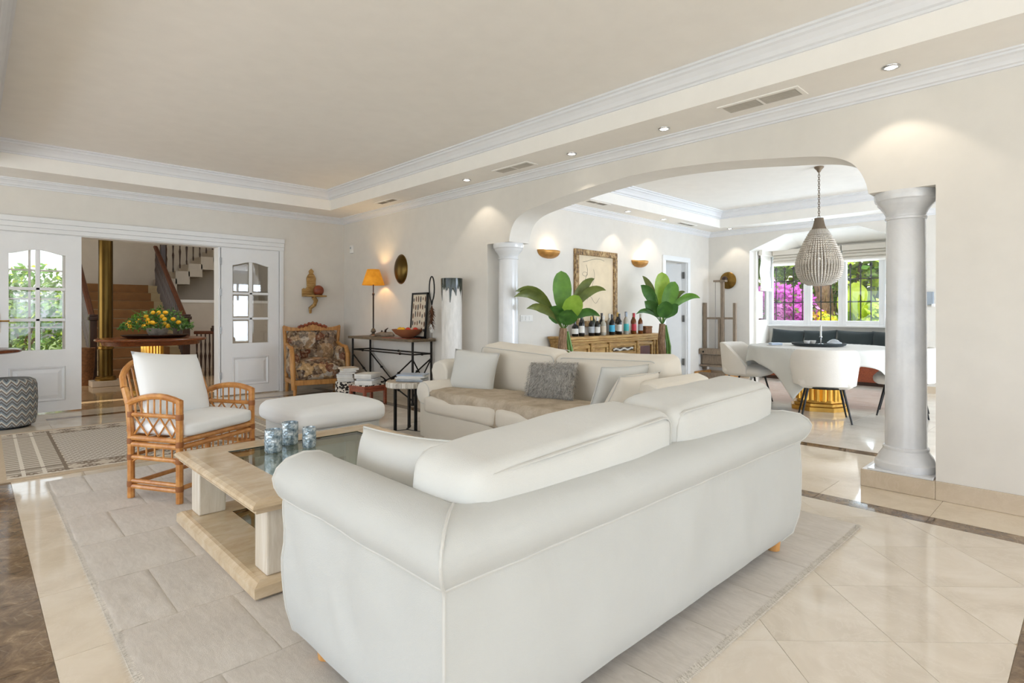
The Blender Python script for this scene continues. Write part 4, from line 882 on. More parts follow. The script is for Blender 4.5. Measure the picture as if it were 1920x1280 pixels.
# ---- table edge at far left
t_ = thing('side_table', 'reddish mahogany table end reaching in above the zigzag pouf', 'table', (-.12, 8.15, 0))
MB().lathe([(.50, .775), (.53, .785), (.53, .81), (.50, .82)], 40, sy=.8).build('table_top', 'mahogany', t_, smooth=True)
for x, y in ((-.3, .2), (-.3, -.2), (.0, .34), (.0, -.36)): MB().lathe([(.018, 0), (.028, .5), (.03, .776)], 10).build('leg', 'mahogany', t_, smooth=True, loc=(x, y, 0))

# ---- marble columns under the arch
def column(y, label):
    t_ = thing('column', label, 'column', (XR+WT/2, y, .119), group='white marble columns of the arch'); r = .118
    m = MB(); m.box(-.185, .185, -.185, .185, 0, .016); m.build('plinth_slab', 'white_marble', t_, bevel=.003)
    MB().lathe([(.18, .016), (.184, .035), (.182, .06), (.172, .068), (.168, .075), (.158, .10), (.140, .13), (.132, .145), (.135, .15), (.135, .162), (.128, .168), (.12, .17)], 40).build('base', 'white_marble', t_, smooth=True)
    MB().lathe([(.122, .165), (.121, .5), (.118, 1.2), (.113, 1.72)], 40).build('shaft', 'white_marble', t_, smooth=True)
    MB().lathe([(.114, 1.72), (.120, 1.725), (.122, 1.738), (.116, 1.745), (.118, 1.76), (.13, 1.785), (.152, 1.815), (.165, 1.83), (.168, 1.845), (.172, 1.85), (.18, 1.856), (.184, 1.875), (.186, 1.895), (.182, 1.911)], 40).build('capital', 'white_marble', t_, smooth=True)
column(.935, 'white marble column nearest the camera at the right of the arch')
column(4.925, 'white marble column behind the far sofa at the left of the arch')
# ---- ceiling fittings
def downlight(x, y, z, label, power=26, ang=88, tilt=0, group='recessed ceiling spotlights'):
    t_ = thing('downlight', label, 'spotlight', (x, y, z), group=group)
    MB().lathe([(.034, -.002), (.036, -.008), (.046, -.008), (.05, -.003), (.05, .002)], 20, capb=False, capt=False).build('trim_ring', 'chrome', t_, smooth=True)
    MB().lathe([(.001, -.004), (.034, -.004)], 20, capb=False, capt=False).build('lens', 'lamp_lens', t_)
    l = bpy.data.lights.new('spot', 'SPOT'); l.energy = power; l.spot_size = math.radians(ang); l.spot_blend = .25; l.color = (1, .87, .7); l.shadow_soft_size = .03
    o = bpy.data.objects.new('spot_light', l); o.location = (0, 0, -.02); o.rotation_euler = (0, R_(tilt), 0); o.parent = t_; col.objects.link(o)
for x, y, lb, tl in ((4.21, .921, 'recessed spotlight in the soffit nearest the camera', -4), (4.236, 2.559, 'recessed spotlight between the two larger ceiling vents, nearer one', 0), (4.25, 3.587, 'recessed spotlight beside the middle ceiling vent over the arch', 0), (4.196, 5.14, 'recessed spotlight above the left column', -6)):
    downlight(x, y, S, lb, 9, 92, tl)
for x, y, lb, tl in ((7.272, 5.02, 'dining room spotlight above the framed drawing', 0), (8.308, 5.03, 'dining room spotlight above the right wall lamp', 0)): downlight(x, y, S, lb, 12, 88, tl, 'dining room spotlights')
downlight(10.13, 4.75, S, 'dining room spotlight above the wooden easel', 12, 84, 0, 'dining room spotlights'); downlight(10.15, 3.3, S, 'dining room spotlight in front of the window bay', 16, 84, 0, 'dining room spotlights')
def vent(x0, x1, y0, y1, label, mat='vent_grey'):
    t_ = thing('air_vent', label, 'vent', ((x0+x1)/2, (y0+y1)/2, S), group='ceiling air vents'); w_, d = (x1-x0)/2, (y1-y0)/2
    m = MB(); b = .028
    m.box(-w_, w_, -d, -d+b, -.008, 0); m.box(-w_, w_, d-b, d, -.008, 0); m.box(-w_, -w_+b, -d+b, d-b, -.008, 0); m.box(w_-b, w_, -d+b, d-b, -.008, 0)
    if d > w_: m.box(-w_+b, w_-b, -.008, .008, -.008, 0)
    else: m.box(-.008, .008, -d+b, d-b, -.008, 0)
    m.build('vent_frame', 'ceiling_cream', t_)
    MB().box(-w_+b, w_-b, -d+b, d-b, -.0015, -.0005).build('backing', 'vent_dark', t_)
    n = 9
    for k in range(n):
        m = MB()
        if d > w_: xx = -w_+b+(2*w_-2*b)*(k+.5)/n; m.box(xx-.004, xx+.004, -d+b, d-b, -.007, -.001)
        else: yy_ = -d+b+(2*d-2*b)*(k+.5)/n; m.box(-w_+b, w_-b, yy_-.004, yy_+.004, -.007, -.001)
        m.build('slat', mat, t_)
vent(4.09, 4.30, 1.44, 2.02, 'large ceiling air vent nearest the camera'); vent(4.12, 4.30, 4.08, 4.62, 'ceiling air vent in the middle of the soffit'); vent(4.13, 4.27, 6.66, 7.12, 'dark ceiling air vent nearest the corner', 'vent_dark')
vent(6.15, 6.62, 4.86, 5.0, 'dining room ceiling air vent beside the arch', 'vent_dark'); vent(8.78, 9.33, 4.97, 5.10, 'dining room ceiling air vent above the open door', 'vent_dark')
t_ = thing('motion_sensor', 'small white motion sensor high in the room corner', 'sensor', (XR, 8.45, 2.24)); MB().rrect(-.03, .03, -.045, .045, -.065, .065, .02, axis='z').build('housing', 'plastic_white', t_, bevel=.008); MB().ball((-.03, 0, .02), .012, .018, .018).build('lens', 'paper_grey', t_, smooth=True)
# ---- console table group
CX0, CX1, CY0, CY1 = 4.13, 4.475, 6.19, 7.78
t_ = thing('console_table', 'black wrought iron console table with weathered wooden top', 'console table', (0, 0, 0))
MB().box(CX0-.03, CX1, CY0-.06, CY1+.06, .825, .86).build('table_top', 'console_wood', t_, bevel=.006)
for x in (CX0+.02, CX1-.03):
    for y in (CY0, CY1): 
        m = MB(); m.tube([(x, y, .0), (x, y, .825)], .016, 8); m.lathe([(.022, 0), (.026, .012), (.018, .04)], 10, (x, y, 0)); m.build('leg', 'iron', t_, smooth=True)
def bar(pts, r=.010, nm='stretcher', knobs=()):
    m = MB(); m.tube(pts, r, 7)
    for kx in knobs: m.ball(kx, .022, None, .018, 8, 6)
    return m.build(nm, 'iron', t_, smooth=True)
xf, xb = CX0+.02, CX1-.03; ym = (CY0+CY1)/2
bar([(xf, CY0, .66), (xf, CY1, .66)], .010, 'rail', [(xf, CY0+.3, .66), (xf, CY1-.3, .66)]); bar([(xb, CY0, .66), (xb, CY1, .66)], .010, 'rail', [(xb, ym, .66)])
bar([(xf, CY0, .66), (xb, CY0, .66)], .010, 'rail', [((xf+xb)/2, CY0, .66)]); bar([(xf, CY1, .66), (xb, CY1, .66)], .010, 'rail')
for x in (xf, xb):
    bar([(x, CY0, .60), (x, ym-.13, .20)], .010, 'brace', [(x, CY0+.33, .40)]); bar([(x, CY1, .60), (x, ym+.13, .20)], .010, 'brace', [(x, CY1-.33, .40)])
    bar([(x, CY0, .06), (x, ym-.13, .28)], .010, 'brace', [(x, CY0+.33, .17)]); bar([(x, CY1, .06), (x, ym+.13, .28)], .010, 'brace', [(x, CY1-.33, .17)])
    m = MB(); m.tube([(x, ym+.14*math.cos(a*PI/10), .24+.075*math.sin(a*PI/10)) for a in range(21)], .010, 6); m.build('ring', 'iron', t_, smooth=True)
bar([(xf, CY0, .60), (xb, CY0, .10)], .009, 'brace'); bar([(xb, CY0, .60), (xf, CY0, .10)], .009, 'brace')
# lamp
t_ = thing('table_lamp', 'tall buffet lamp with glowing amber shade on the console', 'lamp', (4.30, 7.44, .86))
MB().lathe([(.06, 0), (.06, .015), (.035, .03), (.02, .05), (.04, .07), (.03, .10), (.012, .12)], 20).build('base', 'pewter', t_, smooth=True)
m = MB(); m.lathe([(.011, .11), (.011, .60), (.018, .61), (.018, .63), (.009, .64), (.009, .80)], 12); m.build('stem', 'dark_wood', t_, smooth=True)
m = MB(); m.lathe([(.165, .755), (.09, .985)], 32, capb=False, capt=False); o = m.build('lamp_shade', 'lamp_shade', t_, smooth=True); sd = o.modifiers.new('s', 'SOLIDIFY'); sd.thickness = .004
MB().ball((0, 0, .85), .028, None, .04).build('bulb', 'bulb_warm', t_, smooth=True)
l = bpy.data.lights.new('lamp_bulb', 'POINT'); l.energy = 9; l.color = (1, .66, .28); l.shadow_soft_size = .03; o = bpy.data.objects.new('lamp_light', l); o.location = (0, 0, .89); o.parent = t_; col.objects.link(o)
# oval brass wall piece
t_ = thing('oval_brass_mirror', 'oval convex polished brass wall mirror above the lamp table', 'mirror', (XR, 7.0, 1.835))
m = MB(); m.ball((0, 0, 0), .075, .155, .205, 32, 20); m.build('convex_shell', 'brass', t_, smooth=True)
m = MB(); m.tube([(-.004, .158*math.cos(a*PI/16), .208*math.sin(a*PI/16)) for a in range(33)], .008, 6); m.build('rim', 'old_brass', t_, smooth=True)
# framed panel leaning on console
t_ = thing('leaning_picture', 'dark framed panel of small feather motifs leaning on the console', 'picture', (4.405, 6.45, .861)); t_.rotation_euler = (0, R_(4), 0)
m = MB(); w_, h_ = .185, .62
m.box(-.012, .012, -w_, -w_+.025, 0, h_); m.box(-.012, .012, w_-.025, w_, 0, h_); m.box(-.012, .012, -w_, w_, 0, .025); m.box(-.012, .012, -w_, w_, h_-.025, h_); m.build('frame', 'black_metal', t_)
MB().box(-.002, .004, -w_+.025, w_-.025, .025, h_-.025).build('canvas', 'paper_cream', t_)
rnd = random.Random(2)
for i in range(6):
    for j in range(5):
        y = -w_+.05+.054*i; z = .08+.11*j+.03*rnd.random(); a_ = .007+.006*rnd.random(); b_ = .02+.025*rnd.random()
        m = MB(); m.add([(-.006, y+a_*math.cos(k*PI/4), z+b_*math.sin(k*PI/4)) for k in range(8)]+[(-.001, y+a_*math.cos(k*PI/4), z+b_*math.sin(k*PI/4)) for k in range(8)], [tuple(range(8))]+[(k, (k+1) % 8, 8+(k+1) % 8, 8+k) for k in range(8)]); m.build('feather_motif', 'cover_brown' if (i+j) % 3 else 'cover_dark', t_)
# bead and feather ornament on stand
t_ = thing('feather_ornament', 'brown feather ornament with a black cord loop on a thin stand', 'ornament', (4.36, 6.06, .86))
MB().lathe([(.05, 0), (.05, .012), (.006, .02), (.004, .30)], 12).build('stand', 'pewter', t_, smooth=True)
MB().tube([(0, .0, .45)]+[(0, .055*math.sin(a*PI/10)*1.0, .66-.16*math.cos(a*PI/10)) for a in range(1, 20)]+[(0, .0, .45)], .009, 7).build('cord_loop', 'black_metal', t_, smooth=True)
m = MB(); rnd = random.Random(9)
for k in range(160):
    z = .44-.26*rnd.random(); a_ = rnd.random()*2*PI; L = .06+.03*rnd.random(); m.add([(0, 0, z+.02), (.012*math.cos(a_+1.6), .012*math.sin(a_+1.6), z-.02), (L*math.cos(a_)*.6, L*math.sin(a_), z-.05-.04*rnd.random()), (-.012*math.cos(a_+1.6), -.012*math.sin(a_+1.6), z-.02)], [(0, 1, 2, 3)])
m.build('feathers', 'cover_brown', t_); MB().ball((0, 0, .14), .03, None, .06).build('shell', 'pedestal_white', t_, smooth=True)
# bowl with fruit
t_ = thing('fruit_bowl', 'shallow terracotta bowl on the console table', 'bowl', (4.27, 6.50, .861))
MB().lathe([(.06, 0), (.08, .01), (.15, .05), (.19, .10), (.2, .115), (.19, .115), (.14, .06), (.05, .025)], 28, capt=True, sy=1.15).build('bowl', 'terracotta', t_, smooth=True)
for k, (x, y, m_) in enumerate(((-.06, -.11, 'red_fruit'), (.03, -.15, 'red_fruit'), (-.07, .0, 'lemon'), (.04, .04, 'paper_cream'), (-.05, .10, 'lemon'), (.06, -.05, 'paper_cream'))):
    if m_ == 'red_fruit' and 'red_fruit' not in MATS: simple('red_fruit', srgb(206, 52, 34), .3, var=.15)
    o = MB().ball((0, 0, 0), .04, None, .038, 12, 8).build('fruit', m_, None, smooth=True, loc=(4.27+x, 6.50+y, .861+.105)); tag(o, ['round red fruit at the front of the terracotta bowl', 'round red fruit at the right rim of the terracotta bowl', 'yellow fruit at the middle of the terracotta bowl', 'cream coloured gourd at the back of the terracotta bowl', 'yellow fruit at the left rim of the terracotta bowl', 'cream coloured gourd beside the red fruit in the bowl'][k], 'fruit', 'fruit in the terracotta bowl')
t_ = thing('driftwood', 'pale driftwood piece lying on the console beside the lamp', 'driftwood', (4.25, 7.02, .862))
MB().tube([(0, .25, .03), (.02, .12, .04), (-.02, 0, .035), (.02, -.13, .045), (.0, -.22, .03)], [.02, .035, .04, .032, .015], 9).build('branch', 'grey_wood', t_, smooth=True)
MB().tube([(0, .0, .05), (-.03, -.05, .10), (-.02, -.10, .13)], [.02, .014, .006], 7).build('twig', 'dark_wood', t_, smooth=True); MB().tube([(0, .1, .05), (.02, .13, .09)], [.018, .008], 7).build('twig', 'dark_wood', t_, smooth=True)
o = MB().rrect(-.13, .13, -.30, .30, 0, .02, .03).build('serving_board', 'red_wood', None, loc=(4.25, 6.62, .8605)); o.location.z = .8602; tag(o, 'thin reddish wooden board under the terracotta bowl', 'board')
o.scale.z = .4
for q in col.objects:
    if q.name.startswith(('fruit', 'fruit_bowl')) and q.parent is None: q.location.z += .008
# tall white pedestal with dark glaze
t_ = thing('ceramic_pillar', 'tall white ceramic pillar with dark dripping glaze at its top', 'pillar', (4.27, 5.52, 0)); r = .125
MB().lathe([(r+.01, 0), (r+.01, .03), (r, .04), (r, 1.62), (r-.012, 1.625), (r-.012, 1.58)], 40).build('body', 'pedestal_white', t_, smooth=True)
m = MB(); nn = 96; vs = []; fs = []
dr = [.14+.06*math.sin(k*PI/8)*math.sin(k*.7)+(.13 if k % 8 in (3, 4, 5) else 0)*(.6+.4*math.sin(k*1.3)) for k in range(nn)]
for k in range(nn):
    a_ = 2*PI*k/nn
    for j in range(7): z = 1.626-dr[k]*j/6; vs.append(((r+.005*(1-(j/6)**4)+.0015)*math.cos(a_), (r+.005*(1-(j/6)**4)+.0015)*math.sin(a_), z))
fs = [(k*7+j, ((k+1) % nn)*7+j, ((k+1) % nn)*7+j+1, k*7+j+1) for k in range(nn) for j in range(6)]; m.add(vs, fs); m.build('glaze', 'glaze_green', t_, smooth=True)
# wall bracket with shell
t_ = thing('wall_bracket', 'carved gilt wall bracket with a small shelf above the armchair', 'bracket', (3.93, YB, 1.48))
sil = [(-.15, 0), (-.15, .10), (-.12, .12), (-.10, .10), (-.07, .14), (-.075, .28), (-.05, .33), (-.03, .35), (-.04, .39), (0, .43), (.04, .39), (.03, .35), (.05, .33), (.075, .28), (.07, .14), (.10, .10), (.12, .12), (.15, .10), (.15, 0)]
MB().prism(sil, -.03, 0, 'y').build('back_plate', 'worn_gilt', t_, bevel=.006); MB().rrect(-.16, .19, -.20, 0, -.02, .004, .04).build('shelf', 'worn_gilt', t_, bevel=.005)
MB().tube([(0, -.10, -.02), (.04, -.10, -.08), (.03, -.07, -.15), (-.03, -.045, -.20), (-.02, -.03, -.28)], [.035, .035, .03, .028, .018], 10).build('scroll', 'worn_gilt', t_, smooth=True)
t_ = thing('brown_shell', 'rust brown rounded ornament on the gilt wall bracket', 'ornament', (4.01, YB-.11, 1.485)); MB().ball((0, 0, .075), .085, .06, .085, 16, 10).build('body', 'red_wood', t_, smooth=True); MB().lathe([(.06, 0), (.06, .01)], 14).build('base', 'dark_wood', t_)

# ---- tapestry armchair in the corner
t_ = thing('tapestry_armchair', 'carved wooden armchair upholstered in brown floral tapestry by the wall corner', 'armchair', (3.79, 8.24, 0), R_(-13))
def part(nm, mb, mat, **kw): return mb.build(nm, mat, t_, **kw)
for x in (-.36, .36):
    part('leg', MB().tube([(x, -.32, 0), (x, -.32, .20)], [.022, .032], 8), 'honey_wood', smooth=True); part('leg', MB().tube([(x, .36, 0), (x*.98, .34, .22)], [.022, .03], 8), 'honey_wood', smooth=True)
    part('arm_post', MB().tube([(x*1.05, -.33, .10), (x*1.09, -.335, .40), (x*1.10, -.31, .60), (x*1.08, -.22, .69), (x*1.06, .0, .70), (x*1.05, .24, .74)], [.034, .036, .036, .032, .028, .026], 10), 'honey_wood', smooth=True)
    part('back_post', MB().tube([(x*1.02, .33, .15), (x*1.06, .31, .60), (x*1.14, .28, 1.0)], [.028, .028, .026], 8), 'honey_wood', smooth=True)
    cushion('arm_pad', 'tapestry', t_, .13, .50, .40, (x*.93, -.02, .48), r=.06, bulge=.02, nz=.004)
part('front_rail', MB().rrect(-.40, .40, -.36, -.30, .16, .235, .015, axis='z'), 'honey_wood', bevel=.008)
part('side_rail', MB().box(-.39, -.35, -.32, .36, .17, .23).box(.35, .39, -.32, .36, .17, .23), 'honey_wood')
cushion('seat_cushion', 'tapestry', t_, .66, .66, .27, (0, -.04, .355), r=.10, bulge=.05, nz=.006)
cushion('backrest', 'tapestry', t_, .72, .16, .50, (0, .30, .69), (R_(-6), 0, 0), r=.07, bulge=.04, nz=.005)
N = 24; top = [(-.42+.84*i/N, .97+.045*(2*i/N-1)**4+.075*math.exp(-((i/N-.5)/.17)**2)) for i in range(N+1)]; m = MB()
for a_, b_ in zip(top[:-1], top[1:]): m.prism([(a_[0], .93), (b_[0], .93), b_, a_], .245, .315, 'y')
part('top_rail', m, 'honey_wood'); m = MB(); rnd = random.Random(4)
for k in range(15):
    s_ = -1+2*k/14; m.ball((s_*.20, .245, .985+.055*math.exp(-(s_/.6)**2)+.012*(k % 2)), .022, .018, .022, 8, 6)
part('carved_crest', m, 'red_wood', smooth=True)
# ---- magazine stacks, stools
mags = ['paper_white', 'paper_grey', 'paper_blue', 'paper_cream', 'paper_white', 'cover_brown', 'paper_grey', 'paper_white']
def magazine(x, y, z, w_, d, h_, rz, mat, label, group):
    t2 = thing('magazine', label, 'magazine', (x, y, z), rz, group)
    MB().box(-w_/2+.003, w_/2-.004, -d/2+.004, d/2-.004, .002, h_-.002).build('pages', 'paper_white', t2); m = MB(); m.box(-w_/2, w_/2, -d/2, d/2, 0, .002); m.box(-w_/2, w_/2, -d/2, d/2, h_-.002, h_); m.box(-w_/2, -w_/2+.002, -d/2, d/2, 0, h_); m.build('cover', mat, t2)
def stack(x, y, z, hs, seed, where, w_=.22, d=.29, rz0=0):
    rnd = random.Random(seed); n = len(hs)
    ordn = ['lowest', 'second lowest', 'third from the bottom', 'fourth from the bottom', 'fifth from the bottom', 'sixth from the bottom', 'seventh from the bottom', 'eighth from the bottom']
    for k, h_ in enumerate(hs):
        mt = mags[(k*3+seed) % 8]; cn = {'paper_white': 'white', 'paper_grey': 'grey', 'paper_blue': 'pale blue', 'paper_cream': 'cream', 'cover_brown': 'brown'}[mt]
        magazine(x+rnd.uniform(-.015, .015), y+rnd.uniform(-.015, .015), z, w_, d, h_, rz0+rnd.uniform(-.15, .15)+(.5 if k == n-1 and seed == 1 else 0), mt, '%s magazine, %s of the stack on the %s' % (cn, 'topmost' if k == n-1 else ordn[k], where), 'magazines stacked on the '+where); z += h_+.0006
simple('leopard', srgb(220, 214, 204), .9)
t = NT('spotted'); vo = t.n('ShaderNodeTexVoronoi', Scale=26); t.l(t.coord(), vo.inputs['Vector']); t.color(t.ramp(vo.outputs['Distance'], [(.42, srgb(40, 34, 30)), (.5, srgb(214, 206, 194))], 'CONSTANT')); t.set(Roughness=.9); MATS['spotted'] = t.m
t_ = thing('spotted_stool', 'small black and white spotted stool beside the armchair', 'stool', (3.80, 7.28, 0))
MB().lathe([(.14, .10), (.16, .13), (.165, .20), (.155, .255), (.13, .26)], 28).build('seat', 'spotted', t_, smooth=True)
for k in range(3): MB().tube([(.1*math.cos(k*2.09), .1*math.sin(k*2.09), .11), (.12*math.cos(k*2.09), .12*math.sin(k*2.09), 0)], .016, 8).build('leg', 'dark_wood', t_, smooth=True)
stack(3.80, 7.28, .261, [.028, .022, .03, .024, .026, .022, .03], 1, 'spotted stool', rz0=-.6)
t_ = thing('red_stool', 'low red wooden stool with fringed cover below the console', 'stool', (3.83, 6.76, 0), R_(8))
MB().box(-.19, .19, -.17, .17, .215, .25).build('seat', 'red_wood', t_, bevel=.006); MB().box(-.18, .18, -.15, .15, .17, .215).build('apron', 'red_wood', t_)
for x in (-.165, .165):
    for y in (-.145, .145): MB().box(x-.018, x+.018, y-.018, y+.018, 0, .215).build('leg', 'red_wood', t_, bevel=.004)
MB().box(-.185, .185, -.165, .165, .25, .262).build('woven_cover', 'spotted', t_)
stack(3.83, 6.76, .2625, [.026, .03, .022, .028, .034], 4, 'red stool', .24, .30, -.9)
# ---- round side table
t_ = thing('round_side_table', 'round side table with petrified wood top on black iron legs', 'side table', (3.22, 4.91, 0)); m = MB(); n = 44; vs = []
for z in (.452, .46, .50, .508):
    for k in range(n):
        a_ = 2*PI*k/n; r = .212+.010*noise.noise(Vector((math.cos(a_)*2, math.sin(a_)*2, 0)))-(.006 if z in (.452, .508) else 0)+.003*noise.noise(Vector((math.cos(a_)*14, math.sin(a_)*14, z)))
        vs.append((r*math.cos(a_), r*math.sin(a_), z))
m.add(vs, [tuple(range(n))[::-1], tuple(range(3*n, 4*n))]); m.cm = 1; m.f += [(i*n+j, i*n+(j+1) % n, (i+1)*n+(j+1) % n, (i+1)*n+j) for i in range(3) for j in range(n)]; m.mi += [1]*(3*n)
m.build('table_top', ['petrified', 'petrified_edge'], t_)
for k in range(3):
    a_ = PI*.25+k*2*PI/3; c_, s_ = math.cos(a_), math.sin(a_)
    MB().box(-.012, .012, -.012, .012, .012, .452).build('leg', 'black_metal', t_, loc=(.12*c_, .12*s_, 0)); MB().box(0, .20, -.012, .012, 0, .014).build('foot_bar', 'black_metal', t_, rot=(0, 0, a_))
stack(3.27, 4.88, .5085, [.014, .012, .014, .016, .012], 6, 'round side table', .21, .28, .6)

# ================================================================ DINING ROOM
FWD = Vector((math.cos(YAW), math.sin(YAW), 0)); RGT = Vector((math.sin(YAW), -math.cos(YAW), 0)); UPV = Vector((0, 0, 1))
def leaf(parent, org, tip_r, tip_u, depth, width, mat, droop=.25, fold=.25, n=14, name='leaf', stalk=.25):
    """banana-type blade on a curved midrib; tip given sideways / up / towards depth from the crown"""
    a = Vector((0, 0, 0)); tip = RGT*tip_r+UPV*tip_u+FWD*depth; ctrl = tip*.5+UPV*(abs(tip_r)*droop+.25*abs(tip_u)); m = MB(); vs = []; L = tip.length
    side0 = None
    for i in range(n+1):
        s = i/n; p = a*(1-s)**2+ctrl*2*s*(1-s)+tip*s*s; d = ((ctrl-a)*(1-s)+(tip-ctrl)*s).normalized()
        sd = d.cross(FWD+UPV*.35); sd = sd.normalized() if sd.length > 1e-4 else RGT; nr = sd.cross(d).normalized()
        w_ = .006 if s < stalk else width/2*max(0, math.sin(PI*min(1, ((s-stalk)/(1-stalk))*.93+.07)))**(.55 if droop < .08 else .85)
        if i == n: w_ = .002
        rip = 1+.06*noise.noise(Vector((s*9, tip_r*7, 0)))
        for k in (-1, -.5, 0, .5, 1): vs.append(p+sd*(k*w_*rip)+nr*(-abs(k)*w_*fold+.01*noise.noise(Vector((s*8, k*3, tip_u*5)))))
    m.add(vs, [(i*5+j, (i+1)*5+j, (i+1)*5+j+1, i*5+j+1) for i in range(n) for j in range(4)])
    return m.build(name, mat, parent, smooth=True, angle=180, loc=org)
def banana_plant(label, x, y, crown, sc, leaves, trunk_top):
    t_ = thing('banana_plant', label, 'plant', (x, y, 0), group='potted banana plants')
    m = MB(); m.lathe([(.12, 0), (.15, .02), (.18, .28), (.19, .32), (.175, .32), (.16, .29)], 24); m.build('pot', 'base_marble', t_, smooth=True)
    MB().lathe([(.165, .288), (.001, .292)], 20, capb=False, capt=False).build('soil', 'dark_wood', t_)
    MB().tube([(0, 0, .28), (.01, .0, .5), (-.01, .01, .8), (0, 0, trunk_top)], [.055, .06, .055, .045], 12).build('trunk', 'trunk_fibre', t_, smooth=True)
    for dx, dy, r in ((.06, -.05, .02), (.085, -.06, .016), (.07, -.09, .014)): MB().tube([(dx, dy, .28), (dx*1.0, dy, .7), (dx*.5, dy*.5, crown)], [r, r*1.1, r*.7], 8).build('stem', 'stem_green', t_, smooth=True)
    for (r_, u_, dp, w_, mt, dr) in leaves: leaf(t_, (0, 0, crown), r_*sc, -u_*sc, dp, w_, mt, dr)
    return t_
banana_plant('potted banana plant behind the far sofa, left of the bottles', 5.20, 4.52, .98, .00652, [(-5, -112, -.05, .23, 'leaf_mid', 0), (-90, -72, -.4, .13, 'leaf_olive', .45), (-92, -62, -.42, .12, 'leaf_olive', .5), (-70, -42, -.35, .11, 'leaf_olive', .4), (58, -98, .0, .12, 'leaf_olive', .35), (78, -76, -.05, .11, 'leaf_olive', .5), (42, -62, .1, .12, 'leaf_mid', .3),
              (26, -66, -.15, .24, 'leaf_light', .0), (-24, -46, -.15, .2, 'leaf_dark', .05), (12, -40, -.2, .22, 'leaf_dark', .0), (66, -28, -.1, .11, 'leaf_dark', .5)], 1.02)
banana_plant('potted banana plant at the right end of the sideboard, by the open door', 7.60, 4.62, 1.02, .0082, [(-1, -98, 0, .24, 'leaf_light', 0), (20, -80, -.1, .24, 'leaf_mid', 0), (-40, -74, 0, .17, 'leaf_dark', .2), (-34, -92, .1, .10, 'leaf_olive', .2), (70, -50, 0, .12, 'leaf_mid', .45), (46, -62, .1, .10, 'leaf_olive', .4), (-36, -44, -.1, .18, 'leaf_dark', .1), (-52, -20, -.1, .08, 'leaf_dark', .5), (26, -38, -.1, .18, 'leaf_dark', .1), (0, -44, -.2, .24, 'leaf_dark', 0)], 1.04)
# ---- sideboard
t_ = thing('sideboard', 'antique gilded wooden sideboard against the dining room wall', 'sideboard', (5.78, 4.88, 0)); W, D = 2.2, .38
MB().box(0, W, .03, D, .08, .78).build('body', 'worn_gilt', t_)
m = MB(); m.box(-.05, W+.05, -.03, D+.01, .845, .88); m.box(-.03, W+.03, -.01, D, .81, .845); m.box(-.015, W+.015, .01, D, .78, .81); m.build('top', 'worn_gilt', t_, bevel=.006)
m = MB(); m.box(-.03, W+.03, -.0, D, 0, .08); m.build('plinth', 'worn_gilt', t_, bevel=.006)
simple('inset_red', srgb(92, 40, 30), .5, var=.2); simple('inset_carved', srgb(58, 44, 34), .6, var=.4, scale=30)
def panel(x0, x1, z0, z1, inset, nm='door', carved=False):
    m = MB(); b = .045
    m.box(x0, x1, 0, .032, z0, z0+b); m.box(x0, x1, 0, .032, z1-b, z1); m.box(x0, x0+b, 0, .032, z0+b, z1-b); m.box(x1-b, x1, 0, .032, z0+b, z1-b); d_ = m.build(nm, 'worn_gilt', t_, bevel=.008)
    m = MB(); m.box(x0+b+.02, x1-b-.02, .014, .034, z0+b+.02, z1-b-.02); m.build('inset_panel', inset, d_, bevel=.004)
    MB().ball((x0+.02, -.012, (z0+z1)/2), .012).build('knob', 'old_brass', d_, smooth=True)
    if carved:
        m = MB(); rnd = random.Random(1)
        for k in range(16): m.ball((x0+b+.04+(x1-x0-2*b-.08)*k/15, .014, (z0+z1)/2+.012*math.sin(k)), .014, .01, .016, 6, 5)
        m.build('carving', 'pedestal_white', d_, smooth=True)
panel(.06, .40, .12, .76, 'worn_gilt'); panel(.46, .82, .12, .76, 'worn_gilt'); panel(.88, 1.52, .58, .76, 'inset_carved', 'drawer', True); panel(.88, 1.52, .12, .56, 'worn_gilt'); panel(1.58, 1.98, .12, .76, 'inset_red')
for x in (0.03, .43, .85, 1.55, 2.01, 2.10, 2.17): MB().lathe([(.022, .08), (.026, .1), (.018, .14), (.018, .7), (.026, .74), (.022, .78)], 10).build('pilaster', 'worn_gilt', t_, smooth=True, loc=(x, .005, 0))
# ---- bottles
simple('wine_black', srgb(22, 22, 20), .12); simple('wine_green', srgb(36, 48, 28), .12); simple('amber_glass', srgb(116, 62, 22), .12); simple('clear_bottle', srgb(176, 172, 160), .1); simple('teal_label', srgb(60, 176, 178), .5); simple('blue_label', srgb(60, 168, 206), .5); simple('red_label', srgb(196, 52, 66), .5); simple('gold_foil', srgb(184, 150, 84), .35, .6)
def bottle_kind(body, label, cap, h_=.31, r=.038, lz=(.05, .15)):
    t2 = thing('bottle', None, 'bottle'); k = h_/.31
    MB().lathe([(r*.9, 0), (r, .008), (r, .185*k), (r*.85, .205*k), (.016, .235*k), (.0145, .30*k), (.016, .302*k), (.016, h_), (.004, h_)], 16).build('glass', body, t2, smooth=True)
    MB().lathe([(r+.0012, lz[0]*k), (r+.0012, lz[1]*k)], 16, capb=False, capt=False).build('label', label, t2, smooth=True)
    MB().lathe([(.0175, .25*k), (.0175, h_+.002), (.002, h_+.003)], 12).build('cap', cap, t2, smooth=True); return t2
